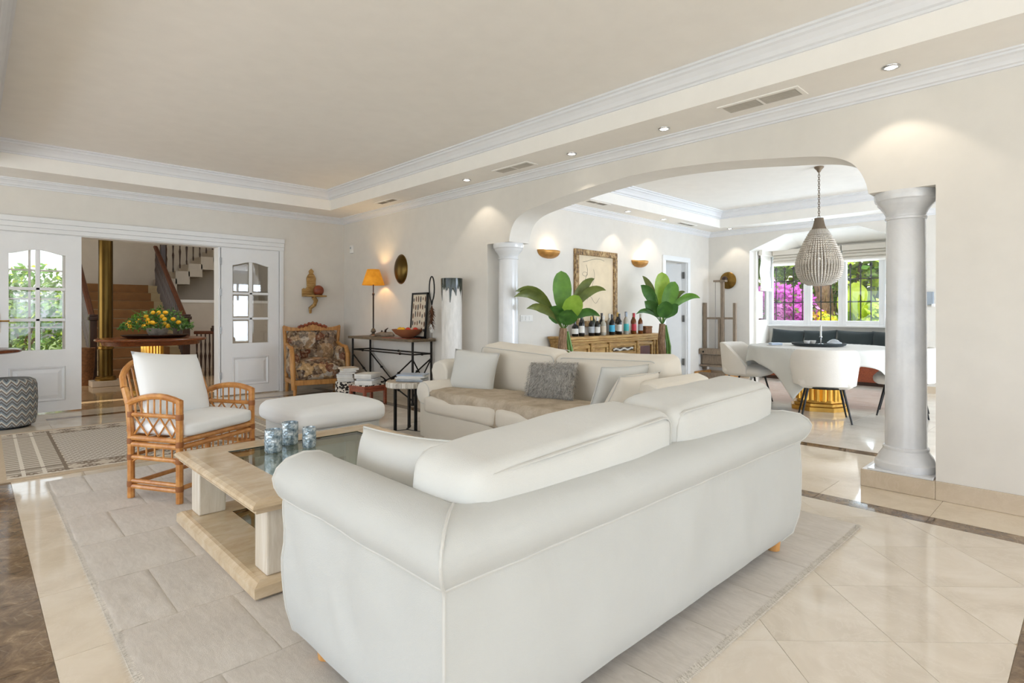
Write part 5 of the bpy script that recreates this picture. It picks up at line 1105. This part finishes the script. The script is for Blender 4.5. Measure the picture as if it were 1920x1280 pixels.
BT = [(6.02, 5.02, 'wine_black', 'paper_white', 'wine_black', .22, .045, 'squat black bottle with a grey label, leftmost on the sideboard'), (6.10, 4.97, 'wine_black', 'paper_white', 'wine_black', .30, .040, 'black wine bottle with a tall white label, second from the left'), (6.24, 5.08, 'wine_green', 'paper_grey', 'wine_black', .33, .038, 'dark green bottle with a grey label behind the left ones'), (6.33, 4.98, 'wine_black', 'paper_grey', 'gold_foil', .27, .042, 'black bottle with a round grey label and gold neck'), (6.45, 4.97, 'wine_black', 'paper_white', 'paper_white', .26, .04, 'black bottle with a small white label and white neck'), (6.52, 5.10, 'wine_green', 'paper_cream', 'cover_brown', .33, .038, 'wine bottle with a cream label and brown capsule'), (6.62, 4.99, 'clear_bottle', 'paper_cream', 'paper_white', .28, .038, 'clear bottle with a cream label'), (6.70, 5.08, 'wine_black', 'paper_white', 'cover_dark', .32, .038, 'black wine bottle with a white label near the middle'), (6.80, 4.97, 'wine_black', 'blue_label', 'cover_dark', .30, .042, 'dark bottle with a bright blue label'), (6.90, 5.09, 'clear_bottle', 'paper_grey', 'paper_white', .31, .04, 'clear bottle with a grey label right of the blue one'), (7.01, 4.99, 'wine_black', 'paper_white', 'wine_black', .31, .04, 'black wine bottle with a white label right of centre'), (7.12, 5.10, 'wine_black', 'paper_white', 'gold_foil', .33, .037, 'tall black bottle with a gold neck'), (7.19, 4.99, 'clear_bottle', 'teal_label', 'paper_blue', .33, .038, 'clear bottle with a teal label'), (7.31, 5.08, 'amber_glass', 'paper_white', 'cover_dark', .34, .037, 'amber bottle with a white label'), (7.38, 4.98, 'amber_glass', 'red_label', 'red_label', .32, .037, 'brown bottle with a red label and red neck'), (7.50, 5.08, 'amber_glass', 'paper_white', 'paper_white', .32, .037, 'amber bottle with a white label, second from the right'), (7.57, 4.99, 'amber_glass', 'paper_grey', 'paper_white', .31, .038, 'amber bottle with a pale label, rightmost on the sideboard')]
for (x, y, b_, l_, c_, h_, r, lb) in BT: o = bottle_kind(b_, l_, c_, h_, r); o.location = (x, y, .8805); tag(o, lb, 'bottle', 'bottles on the sideboard')
t_ = thing('wicker_box', 'small brown wicker box at the right end of the sideboard', 'box', (7.80, 5.05, .8805)); MB().rrect(-.10, .10, -.07, .07, 0, .085, .02).build('box', 'basket', t_, bevel=.01); MB().rrect(-.105, .105, -.075, .075, .085, .115, .02).build('lid', 'basket', t_, bevel=.01)
# ---- framed drawing
t_ = thing('framed_drawing', 'large cream line drawing in a worn wooden frame above the bottles', 'picture', (6.317, YD, 1.0)); W, H = 1.027, 1.14; m = MB(); b = .085
t = NT('frame_worn'); a_ = t.noise(t.coord((9, 9, 4)), 4, 5, .7); t.color(t.ramp(a_, [(.35, srgb(62, 44, 28)), (.5, srgb(150, 118, 74)), (.66, srgb(196, 172, 128))])); t.set(Roughness=.6); MATS['frame_worn'] = t.m
m.box(0, W, -.045, 0, 0, b); m.box(0, W, -.045, 0, H-b, H); m.box(0, b, -.045, 0, b, H-b); m.box(W-b, W, -.045, 0, b, H-b); m.build('frame', 'frame_worn', t_, bevel=.01)
simple('drawing_paper', srgb(224, 208, 180), .9, var=.05, scale=4); MB().box(b, W-b, -.012, -.004, b, H-b).build('paper', 'drawing_paper', t_)
m = MB(); m.tube([(.10+.9*u*.8, -.013, .98-.10*math.cos(u*5)*(.3+u*.2)) for u in [i/14 for i in range(15)]][2:13], .0025, 4)
m.tube([(.28+.03*math.sin(u*9), -.013, .92-.5*u) for u in [i/16 for i in range(17)]], .0025, 4); m.tube([(.25+.06*math.cos(u*2*PI), -.013, .78+.03*math.sin(u*2*PI)) for u in [i/12 for i in range(13)]], .002, 4); m.tube([(.45+.03*math.sin(u*6), -.013, .86-.35*u) for u in [i/12 for i in range(13)]], .002, 4); m.tube([(.3+.3*u, -.013, .40+.05*math.sin(u*7)) for u in [i/12 for i in range(13)]], .002, 4)
m.build('ink_lines', 'cover_dark', t_)
# ---- wall lamps
def sconce(x, label):
    t_ = thing('wall_lamp', label, 'wall lamp', (x, YD, 1.955), group='gilded bowl wall lamps'); m = MB()
    m.grid(lambda u, v: (.215*math.cos(PI*u)*(math.sin(PI/2*v))**.8, -.13*math.sin(PI*u)*math.sin(PI/2*v), .11*(1-math.cos(PI/2*v))), 25, 8); o = m.build('bowl', 'sconce_gold', t_, smooth=True, angle=180); s_ = o.modifiers.new('s', 'SOLIDIFY'); s_.thickness = .006
    MB().box(-.05, .05, -.012, 0, .02, .09).build('wall_plate', 'sconce_gold', t_); MB().tube([(-.06, -.05, .075), (.06, -.05, .075)], .012, 8).build('bulb', 'bulb_warm', t_, smooth=True)
    l = bpy.data.lights.new('sconce_bulb', 'POINT'); l.energy = 3; l.color = (1, .84, .62); l.shadow_soft_size = .04; o = bpy.data.objects.new('sconce_light', l); o.location = (0, -.06, .115); o.parent = t_; col.objects.link(o)
sconce(5.77, 'gilded bowl wall lamp beside the left column'); sconce(7.99, 'gilded bowl wall lamp right of the framed drawing')
t_ = thing('light_switch', 'white switch plate on the dining wall beside the left column', 'switch', (5.23, YD, 1.09)); MB().box(0, .23, -.012, 0, 0, .085).build('plate', 'plastic_white', t_, bevel=.004)
for k in range(3): MB().box(.02+.068*k, .075+.068*k, -.018, -.012, .015, .07).build('rocker', 'plastic_white', t_, bevel=.003)
t_ = thing('thermostat', 'small grey wall control box right of the near column', 'thermostat', (XD, 1.80, 1.32)); MB().rrect(-.04, 0, -.07, .07, 0, .20, .01).build('housing', 'plastic_grey', t_, bevel=.006); MB().box(-.07, -.0, -.08, -.05, -.02, .02).build('bracket', 'plastic_white', t_)
# ---- easel in the corner
t_ = thing('easel', 'weathered wooden studio easel in the dining room corner', 'easel', (10.16, 4.96, 0))
def ez(nm, *b): return MB().box(*b).build(nm, 'grey_wood', t_, bevel=.004)
ez('upright', -.03, .03, .265, .32, .12, 1.40); ez('upright', -.03, .03, -.32, -.265, .12, 1.39); ez('crossbar', -.02, .02, -.265, .265, 1.085, 1.125); ez('mast', -.035, .03, -.085, -.03, .30, 1.80); ez('mast', -.035, .03, .0-.02, .02, .30, 1.10)
ez('tray', -.16, .05, -.33, .33, .50, .535); ez('tray_front', -.17, -.15, -.33, .33, .43, .52); ez('panel', -.10, -.07, -.30, .30, .24, .42); ez('shelf', -.16, .04, -.31, .31, .20, .235)
for s_ in (-1, 1): MB().box(-.34, .20, s_*.30-.03, s_*.30+.03, .02, .11).build('foot', 'honey_wood', t_, bevel=.006); MB().ball((-.175, s_*.24, .475), .018).build('knob', 'iron', t_, smooth=True)
ez('base_bar', -.30, -.24, -.30, .30, .03, .10); ez('mast_head', -.06, .05, -.13, .10, 1.785, 1.82)
MB().tube([(-.05, .06, 1.80), (-.05, .06, .5)], .004, 5).build('cord', 'dark_wood', t_, smooth=True)
t_ = thing('brass_hat_lamp', 'round dark brass wall disc behind the easel head', 'wall disc', (XD, 4.90, 1.82)); t2 = MB().lathe([(.001, 0), (.10, .0), (.155, .012), (.16, .025), (.15, .035), (.10, .05), (.06, .085), (.001, .09)], 28).build('disc', 'old_brass', t_, smooth=True, rot=(0, -PI/2, 0)); MB().ball((-.10, .03, .03), .05, .06, .05).build('boss', 'dark_wood', t_, smooth=True)
# ---- chandelier
t_ = thing('chandelier', 'teardrop beaded chandelier hanging over the dining table', 'chandelier', (7.745, 2.47, 0))
MB().lathe([(.055, 3.05), (.055, 3.035), (.03, 3.01), (.018, 2.985), (.006, 2.975)][::-1], 20).build('ceiling_rose', 'pewter', t_, smooth=True)
for k in range(20):
    z = 2.96-.0285*k; m = MB(); pts = [(.011*math.cos(a*PI/6), 0, .021*math.sin(a*PI/6)) for a in range(13)]; m.tube(pts, .0035, 5, False); m.build('chain_link', 'pewter', t_, smooth=True, loc=(0, 0, z), rot=(0, 0, PI/2*(k % 2)))
PC = [(.052, 2.40), (.056, 2.36), (.07, 2.30), (.09, 2.25), (.12, 2.20), (.16, 2.12), (.20, 2.03), (.235, 1.94), (.256, 1.86), (.262, 1.80), (.255, 1.73), (.232, 1.66), (.19, 1.60), (.13, 1.565), (.06, 1.555)]
def chr_(s):
    f_ = s*(len(PC)-1); i = min(int(f_), len(PC)-2); q = f_-i; return PC[i][0]*(1-q)+PC[i+1][0]*q, PC[i][1]*(1-q)+PC[i+1][1]*q
ns = 44
MB().lathe([(r-.002, z) for r, z in PC[:4]][::-1], 24, capb=False).build('neck', 'pewter', t_, smooth=True)
simple('bead', srgb(192, 183, 170), .35, var=.12)
m0 = MB(); nb = 34
for j in range(nb):
    r, z = chr_(.22+.78*j/(nb-1)); b = .0085+.0065*min(1, r/.24); m0.ball((r, 0, z), b, b, b, 5, 4)
st = m0.build('bead_strand', 'bead', t_, smooth=True); st.data.shade_smooth()
m1 = MB(); m1.tube([(chr_(s/20)[0]-.004, 0, chr_(s/20)[1]) for s in range(21)], .0035, 4); rb = m1.build('frame_rib', 'pewter', t_, smooth=True, rot=(0, 0, PI/ns))
for k in range(1, ns):
    c_ = st.copy(); c_.rotation_euler = (0, 0, 2*PI*k/ns); col.objects.link(c_); c_.parent = t_
    c_ = rb.copy(); c_.rotation_euler = (0, 0, 2*PI*(k+.5)/ns); col.objects.link(c_); c_.parent = t_
for r, z in (PC[3], PC[6], PC[9], PC[11], PC[13]): MB().tube([(r*math.cos(a*PI/18), r*math.sin(a*PI/18), z) for a in range(37)], .004, 5).build('hoop', 'pewter', t_, smooth=True)
MB().ball((0, 0, 1.85), .04, None, .05).build('bulb', 'plastic_white', t_, smooth=True)
l = bpy.data.lights.new('chandelier_bulb', 'POINT'); l.energy = 1.5; l.color = (1, .9, .75); l.shadow_soft_size = .05; o = bpy.data.objects.new('chandelier_light', l); o.location = (0, 0, 1.9); o.parent = t_; col.objects.link(o)
# ---- dining table with cloth
TX, TY = 7.75, 2.47
t_ = thing('dining_table', 'round dining table on a fluted gold pedestal under the chandelier', 'table', (TX, TY, 0))
MB().lathe([(.78, .745), (.81, .75), (.81, .778), (.79, .782)], 48).build('table_top', 'white_marble', t_, smooth=True)
m = MB(); n = 8
m.lathe([(.34, 0), (.34, .05), (.31, .06), (.31, .09), (.28, .10), (.27, .13)], n); m.build('pedestal_base', 'gilt', t_)
for k in range(24): MB().tube([(.235*math.cos(k*PI/12), .235*math.sin(k*PI/12), .12), (.235*math.cos(k*PI/12), .235*math.sin(k*PI/12), .66)], .034, 8).build('flute', 'gold_polished', t_, smooth=True)
MB().lathe([(.25, .12), (.25, .66), (.30, .68), (.34, .746)], 24).build('pedestal_core', 'gilt', t_, smooth=True)
def cloth(u, v):
    th = 2*PI*u; q = ((th+PI/4) % (PI/2))-PI/4; Sm = min(1.0/max(.05, math.cos(PI/4-abs(q))), 1.42); s = Sm*v; Rr = .815; h_ = max(0, s-Rr)
    f_ = .03*min(1, h_*6)*math.cos(th*12+.5)*(.4+h_)+.05*h_*math.cos(th*4)*0
    r = min(s, Rr)+.012*min(1, h_*40)+f_+.05*h_
    return (r*math.cos(th), r*math.sin(th), .786-h_*.985-(0 if h_ else .0)+.0)
o = MB().grid(cloth, 144, 40, True).build('tablecloth', 'cushion_white', None, smooth=True, angle=180, loc=(TX, TY, 0)); tag(o, 'white square cloth draped over the round dining table', 'tablecloth'); o.modifiers.new('s', 'SOLIDIFY').thickness = .003
# chairs
def dining_chair():
    t_ = thing('dining_chair', None, 'chair'); m = MB(); n = 28
    def shell(u, v):                       # barrel back, open towards -y ... front is -y
        th = R_(-22)+(PI+R_(44))*u; k = math.sin(max(0, min(1, u))*PI); top = .50+.30*min(1, (k*1.45))**.8
        z = .40+(top-.40)*v; r = .285+.035*v; return (r*math.cos(th)*1.02, r*math.sin(th)*.98+.0, z)
    m.grid(shell, n, 10); o = m.build('backrest', 'chair_boucle', t_, smooth=True, angle=180); s_ = o.modifiers.new('s', 'SOLIDIFY'); s_.thickness = .05; s_.offset = 0; b_ = o.modifiers.new('b', 'BEVEL'); b_.width = .018; b_.segments = 3; b_.limit_method = 'ANGLE'; b_.angle_limit = R_(50)
    cushion('seat', 'chair_boucle', t_, .54, .52, .12, (0, -.03, .43), r=.06, bulge=.02, nz=.002)
    MB().lathe([(.22, .36), (.24, .38)], 20).build('seat_base', 'black_metal', t_)
    for x, y in ((-.17, -.17), (.17, -.17), (-.17, .16), (.17, .16)): MB().tube([(x, y, .375), (x*1.45, y*1.5, 0)], [.014, .009], 8).build('leg', 'black_metal', t_, smooth=True)
    return t_
dc = dining_chair(); spots = [(6.97, 2.17, 22, 'cream barrel dining chair with its back to the camera, middle of the table'), (7.62, 3.34, -88, 'cream barrel dining chair at the left end of the dining table'), (7.98, 1.62, 100, 'cream barrel dining chair partly hidden by the near column')]
for k, (x, y, a_, lb) in enumerate(spots):
    o = dc if k == 0 else dup(dc); o.location = (x, y, 0); o.rotation_euler = (0, 0, R_(a_+90)); tag(o, lb, 'chair', 'dining chairs')
# things on the table
t_ = thing('serving_tray', 'dark round serving tray on the dining table', 'tray', (TX-.02, TY+.0, .7905)); MB().lathe([(.26, 0), (.30, .012), (.31, .035), (.30, .038), (.28, .018), (.001, .014)], 36).build('tray', 'dark_cushion', t_, smooth=True)
t_ = thing('candlestick', 'white candle on a small metal holder in the dark tray', 'candlestick', (TX+.0, TY-.02, .806)); MB().lathe([(.04, 0), (.04, .006), (.008, .014), (.008, .08), (.018, .09), (.018, .10)], 14).build('holder', 'chrome', t_, smooth=True); MB().lathe([(.011, .095), (.011, .24), (.002, .245)], 10).build('candle', 'paper_white', t_, smooth=True)
t_ = thing('napkin', 'folded blue grey napkin on the dark serving tray', 'napkin', (TX-.02, TY-.18, .812), .5); cushion('cloth', 'paper_grey', t_, .17, .12, .035, (0, 0, .018), r=.015, n=6)
t_ = thing('letter', 'white envelope on the left side of the dining table', 'envelope', (TX-.25, TY+.46, .79), .4); MB().box(-.11, .11, -.08, .08, 0, .004).build('paper', 'paper_white', t_); MB().box(-.10, .02, -.07, .06, .004, .03).build('contents', 'paper_blue', t_, rot=(0, 0, .3))
for k, (x, y) in enumerate(((-.05, .12), (.06, .09))): t2 = thing('tea_bowl', ['small white bowl on the left of the dark tray', 'small white bowl next to the candle holder'][k], 'bowl', (TX+x-.02, TY+y, .806), group='white bowls on the tray'); MB().lathe([(.02, 0), (.035, .02), (.04, .045), (.036, .045), (.02, .01)], 16).build('bowl', 'plastic_white', t2, smooth=True)
# bench in the bay
t_ = thing('window_bench', 'wooden bench with pale seat pad built under the bay window', 'bench', (10.66, 2.16, 0)); MB().box(0, .5, 0, 2.26, .06, .40).build('bench_box', 'red_wood', t_, bevel=.006); MB().box(.04, .48, .03, 2.23, 0, .06).build('plinth', 'dark_wood', t_); cushion('seat_pad', 'cushion_cream', t_, .5, 2.24, .10, (.25, 1.13, .452), r=.03, n=8)
for k, (y, w_, rx, lb) in enumerate(((4.08, .60, 8, 'dark teal cushion on the bay bench, leftmost one'), (3.50, .56, -4, 'dark teal cushion on the bay bench, behind the tray'), (2.95, .60, 3, 'dark teal cushion on the bay bench, third from the left'), (2.42, .56, 0, 'dark teal cushion on the bay bench beside the near column'))):
    th = thing('bench_cushion', lb, 'cushion', (10.98, y, .505), 0, 'dark cushions on the bay bench'); th.rotation_euler = (R_(rx*.5), R_(14), 0); pillow('cushion_cover', 'dark_cushion', th, w_, .40, .16, (0, 0, .20), (0, 0, PI/2), seed=k)

# ================================================================ STAIR HALL
t_ = thing('brass_column', 'tall polished brass pipe column in the stair hall', 'column', (1.63, 11.45, 0))
MB().box(-.21, .21, -.21, .21, 0, .09).build('stone_plinth', 'base_marble', t_, bevel=.008); MB().lathe([(.15, .09), (.155, .12), (.14, .135), (.14, .155), (.115, .165)], 28).build('base', 'old_brass', t_, smooth=True)
MB().lathe([(.10, .16), (.10, 4.6)], 32).build('shaft', 'brass', t_, smooth=True); MB().lathe([(.10, .60), (.118, .61), (.118, .65), (.10, .66)], 28, capb=False, capt=False).build('collar', 'old_brass', t_, smooth=True)
# lower flight
SX0, SX1, SY0, RIS, TRD = 1.62, 3.02, 12.0, .18, .262
t_ = thing('staircase', 'stone staircase with brown carpet rising through the hall', 'staircase', (0, 0, 0))
for k in range(10):
    y0 = SY0+TRD*k; z1 = RIS*(k+1)
    MB().box(SX0, SX1, y0, 14.9 if k == 9 else y0+TRD*1.08, (z1-.40 if k > 1 else 0), z1).build('step', 'stair_stone', t_, bevel=.005)
    m = MB(); m.box(SX0+.10, SX1-.22, y0-.012, y0+.0, z1-RIS+.022, z1); m.box(SX0+.10, SX1-.22, y0-.012, y0+TRD+(.0 if k < 9 else .7), z1, z1+.010); m.build('carpet', 'carpet_brown', t_)
MB().box(SX0, 3.4, SY0+TRD*10, 15.36, 1.5, 1.80).build('landing', 'stair_stone', t_)
for k in range(8):                            # upper flight towards the right
    x0 = 3.1+TRD*k; z1 = 1.8+RIS*(k+1); MB().box(x0, x0+TRD*1.1, 14.5, 15.36, z1-.30, z1).build('step', 'hall_wall', t_)
def railing(label, p0, p1, n, ztop0, ztop1, h_=.86, newels=(True, False)):
    r_ = thing('stair_railing', label, 'railing', (0, 0, 0)); p0 = Vector(p0); p1 = Vector(p1); up_ = Vector((0, 0, 1))
    a = p0+up_*h_; b = p1+up_*h_; d = (b-a).normalized(); sd = d.cross(up_).normalized(); nrm = sd.cross(d)
    m = MB(); pr = [(-.035, -.02), (.035, -.02), (.045, .015), (.025, .04), (-.025, .04), (-.045, .015)]
    vs = [tuple(q+sd*x+nrm*y) for q in (a, b) for x, y in pr]; m.add(vs, [(i, (i+1) % 6, 6+(i+1) % 6, 6+i) for i in range(6)]+[tuple(range(6)), tuple(range(6, 12))]); m.build('handrail', 'rail_wood', r_, smooth=True, angle=40)
    for k in range(n):
        q = p0+(p1-p0)*((k+.5)/n); pr2 = [(.014, 0), (.02, .06), (.012, .12), (.018, .30), (.026, .38), (.012, .46), (.02, .60), (.012, .66), (.014, h_-.02)]
        MB().lathe(pr2, 7, tuple(q)).build('baluster', 'dark_wood', r_, smooth=True)
    for f_, q in zip(newels, (p0, p1)):
        if f_: m = MB(); m.box(q.x-.05, q.x+.05, q.y-.05, q.y+.05, q.z-.18, q.z+h_+.04); m.box(q.x-.075, q.x+.075, q.y-.075, q.y+.075, q.z+h_+.04, q.z+h_+.10); m.box(q.x-.06, q.x+.06, q.y-.06, q.y+.06, q.z+h_+.10, q.z+h_+.14); m.build('newel_post', 'dark_wood', r_, bevel=.006)
    return r_
railing('dark turned railing on the right side of the lower stairs', (2.97, SY0+.02, .18), (2.97, SY0+TRD*9.6, 1.80), 28, 0, 0)
railing('wooden handrail on the left side of the stairs beside the brass column', (1.52, SY0-.1, .18), (1.52, SY0+TRD*9.6, 1.80), 28, 0, 0)
railing('dark railing of the upper stair flight', (3.1, 14.46, 1.98), (5.0, 14.46, 3.3), 14, 0, 0)
railing('low dark railing right of the stair foot', (3.12, 12.05, .0), (3.42, 11.80, .0), 5, 0, 0, .82, (False, True))
m = MB(); m.box(SX1+.02, 5.5, 13.6, 13.64, 0, 1.43); o = m.build('stair_cupboard_wall', 'hall_wall', None); tag(o, 'taupe panelled wall under the upper stairs', 'wall', kind='structure'); o.name = 'wall_under_stairs'
struct('trim_8', MB().box(SX1+.02, 5.5, 13.58, 13.62, 1.43, 1.49), 'bay_white', 'pale rail along the wall under the upper stairs', 'moulding')
# round hall table
t_ = thing('hall_table', 'round mahogany table on a fluted gold pedestal in the hall', 'table', (2.05, 10.2, 0))
MB().lathe([(.70, .775), (.735, .785), (.74, .80), (.73, .815), (.70, .82)], 48).build('table_top', 'mahogany', t_, smooth=True); MB().lathe([(.64, .72), (.66, .775)], 40).build('apron', 'mahogany', t_, smooth=True)
for k in range(20): MB().tube([(.13*math.cos(k*PI/10), .13*math.sin(k*PI/10), .10), (.13*math.cos(k*PI/10), .13*math.sin(k*PI/10), .72)], .024, 8).build('flute', 'gold_polished', t_, smooth=True)
MB().lathe([(.34, 0), (.34, .04), (.24, .07), (.15, .12), (.12, .14), (.12, .72)], 24).build('pedestal', 'gilt', t_, smooth=True)
t_ = thing('hall_tray', 'large dark oval tray on the hall table', 'tray', (2.08, 10.15, .8205)); MB().lathe([(.36, 0), (.42, .02), (.46, .045), (.45, .05), (.40, .025), (.001, .02)], 40, sy=.8).build('tray', 'dark_wood', t_, smooth=True)
simple('silver_bowl', srgb(196, 190, 182), .3, .5, var=.2, scale=14)
t_ = thing('lemon_arrangement', 'bowl of lemon branches with leaves and lemons on the hall table', 'flower arrangement', (2.10, 10.12, .842))
MB().lathe([(.09, 0), (.11, .01), (.14, .07), (.155, .125), (.145, .125), (.12, .07), (.08, .03)], 28).build('bowl', 'silver_bowl', t_, smooth=True)
m = MB(); rnd = random.Random(8)
for k in range(900):
    u = rnd.uniform(-1, 1); a_ = rnd.random()*2*PI; rr = math.sqrt(rnd.random()); x = .50*rr*math.cos(a_); y = .36*rr*math.sin(a_); z = .11+.33*(1-rr*rr)*rnd.random()**.6+.03*rnd.random()
    d = Vector((rnd.gauss(0, 1), rnd.gauss(0, 1), rnd.gauss(.1, .7))).normalized(); s_ = d.orthogonal().normalized(); L = .045+.03*rnd.random(); p = Vector((x, y, z)); m.cm = rnd.choice((0, 0, 1)); m.add([p, p+d*L*.5+s_*L*.24, p+d*L, p+d*L*.5-s_*L*.24], [(0, 1, 2, 3)])
m.build('foliage', ['leaf_dark', 'leaf_mid'], t_)
m = MB()
for a_ in (-2.4, 2.6, .4, -.5, 1.6): m.tube([(0, 0, .12), (.18*math.cos(a_), .15*math.sin(a_), .30), (.36*math.cos(a_), .28*math.sin(a_), .40)], [.006, .005, .003], 5)
m.build('branches', 'stem_green', t_)
for k in range(24):
    a_ = k*2.4; rr = .14+.34*((k*7) % 10)/10; z = .10+.30*(1-(rr/.52)**2)*((k*3) % 5+2)/6; p = RGT*(rr*math.cos(a_))*1.0-FWD*(abs(rr*math.sin(a_))*.7+.05)
    m = MB(); m.ball((0, 0, 0), .031, .031, .038, 10, 8); m.build('lemon', 'lemon', t_, smooth=True, loc=(p.x, p.y, z), rot=(rnd.random()*2, rnd.random()*2, 0))
# basket behind the left rail
t_ = thing('tall_basket', 'tall brown basket behind the left stair railing', 'basket', (1.36, 11.75, 0)); MB().lathe([(.13, 0), (.16, .3), (.17, .62), (.16, .62), (.14, .05)], 20).build('basket', 'basket', t_, smooth=True)

# ================================================================ GARDEN
def bush(name, label, cat, c, rad, n, mats, size, seed, trunk=True):
    t_ = thing(name, label, cat, (c[0], c[1], -.16)); rnd = random.Random(seed); m = MB(); cz = c[2]+.16
    for k in range(n):
        d = Vector((rnd.gauss(0, 1), rnd.gauss(0, 1), rnd.gauss(0, 1))).normalized(); r = rnd.random()**.33*(1+.25*noise.noise(d*2.2+Vector((seed, 0, 0))))
        p = Vector((d.x*rad[0]*r, d.y*rad[1]*r, cz+d.z*rad[2]*r))
        if p.z < .02: continue
        a = Vector((rnd.gauss(0, 1), rnd.gauss(0, 1), rnd.gauss(0, .7))).normalized(); b = a.orthogonal().normalized(); L = size*(.6+.8*rnd.random()); nz = noise.noise(p*1.4+Vector((seed*3, 0, 0)))
        m.cm = (0 if nz > -.05 else 1) if len(mats) > 1 else 0
        if rnd.random() < .12 and len(mats) > 2: m.cm = 2
        m.add([p, p+a*L*.5+b*L*.32, p+a*L, p+a*L*.5-b*L*.32], [(0, 1, 2, 3)])
    m.build('foliage', mats, t_)
    if trunk:
        m = MB()
        for k in range(4): a_ = k*1.7; m.tube([(0, 0, 0), (.15*math.cos(a_)*rad[0], .15*math.sin(a_)*rad[1], cz*.6), (.5*math.cos(a_)*rad[0], .5*math.sin(a_)*rad[1], cz)], [.04, .03, .015], 6)
        m.build('stems', 'trunk_fibre', t_, smooth=True)
bush('bougainvillea', 'magenta bougainvillea bush outside the left bay window', 'shrub', (13.3, 5.15, 1.1), (.8, .85, .85), 4200, ['bougain', 'bougain_pale', 'garden_green'], .11, 1)
bush('bougainvillea', 'pink bougainvillea growing outside the narrow side window', 'shrub', (12.9, 6.3, 1.1), (.9, .8, 1.0), 3600, ['bougain_pale', 'garden_green', 'bougain'], .11, 6)
bush('flower_bush', 'yellow flowering low bush below the middle bay window', 'shrub', (13.6, 4.2, .7), (.6, .5, .5), 2200, ['flower_yellow', 'garden_lime'], .09, 2)
bush('lime_shrub', 'bright lime green shrub outside the right bay window', 'shrub', (13.5, 3.15, .75), (.6, .6, .7), 2200, ['garden_lime', 'garden_green'], .12, 3)
bush('garden_tree', 'light green tree crown filling the top of the bay windows', 'tree', (16.2, 4.4, 2.9), (1.6, 3.6, 1.7), 7000, ['garden_green', 'garden_lime', 'leaf_mid'], .22, 4)
bush('garden_hedge', 'dense green hedge closing the garden behind the flowers', 'hedge', (17.2, 3.2, 1.0), (.9, 5.5, 1.6), 7000, ['garden_green', 'leaf_mid', 'garden_lime'], .22, 5)
t_ = thing('palm_trunk', 'thick brown palm trunk behind the chandelier window', 'tree', (14.9, 4.62, -.16)); MB().tube([(0, 0, 0), (.05, 0, 1.2), (.0, .05, 2.4), (.02, .05, 4.4)], [.24, .2, .18, .16], 14).build('trunk', 'trunk_fibre', t_, smooth=True)
m = MB(); rnd = random.Random(12)
for k in range(220): a_ = rnd.random()*2*PI; z = rnd.random()*3.6; m.add([(.20*math.cos(a_), .20*math.sin(a_), z), (.22*math.cos(a_+.2), .22*math.sin(a_+.2), z+.02), (.27*math.cos(a_+.1), .27*math.sin(a_+.1), z+.20)], [(0, 1, 2)])
m.build('bark_scales', 'trunk_fibre', t_)
t_ = thing('banana_palm', 'big bright banana leaves outside the right bay window', 'plant', (13.3, 3.45, -.16)); MB().tube([(0, 0, 0), (0, 0, 1.2)], [.09, .06], 10).build('stem', 'stem_green', t_, smooth=True)
for r_, u_, dp, w_, mt in ((-.42, .65, .1, .40, 'garden_lime'), (-.15, .95, 0, .42, 'garden_lime'), (.35, .75, .2, .38, 'garden_green'), (.6, .45, 0, .34, 'leaf_mid'), (.1, .5, -.2, .36, 'garden_lime'), (-.5, .25, 0, .3, 'garden_green')): leaf(t_, (0, 0, 1.05), r_, u_, dp, w_, mt, .15, name='leaf')
# garden beyond the hall window and the terrace
for k, (x, y, z, rx, ry, rz, lb) in enumerate(((-3.6, 12.6, 1.1, .7, 1.6, 1.2, 'leafy hedge beyond the hall window'), (.9, 18.4, 1.0, 1.6, .8, 1.5, 'leafy shrub outside the far hall window'))): bush('hall_hedge', lb, 'hedge', (x, y, z), (rx, ry, rz), 2600, ['garden_green', 'leaf_mid', 'garden_lime'], .15, 30+k)
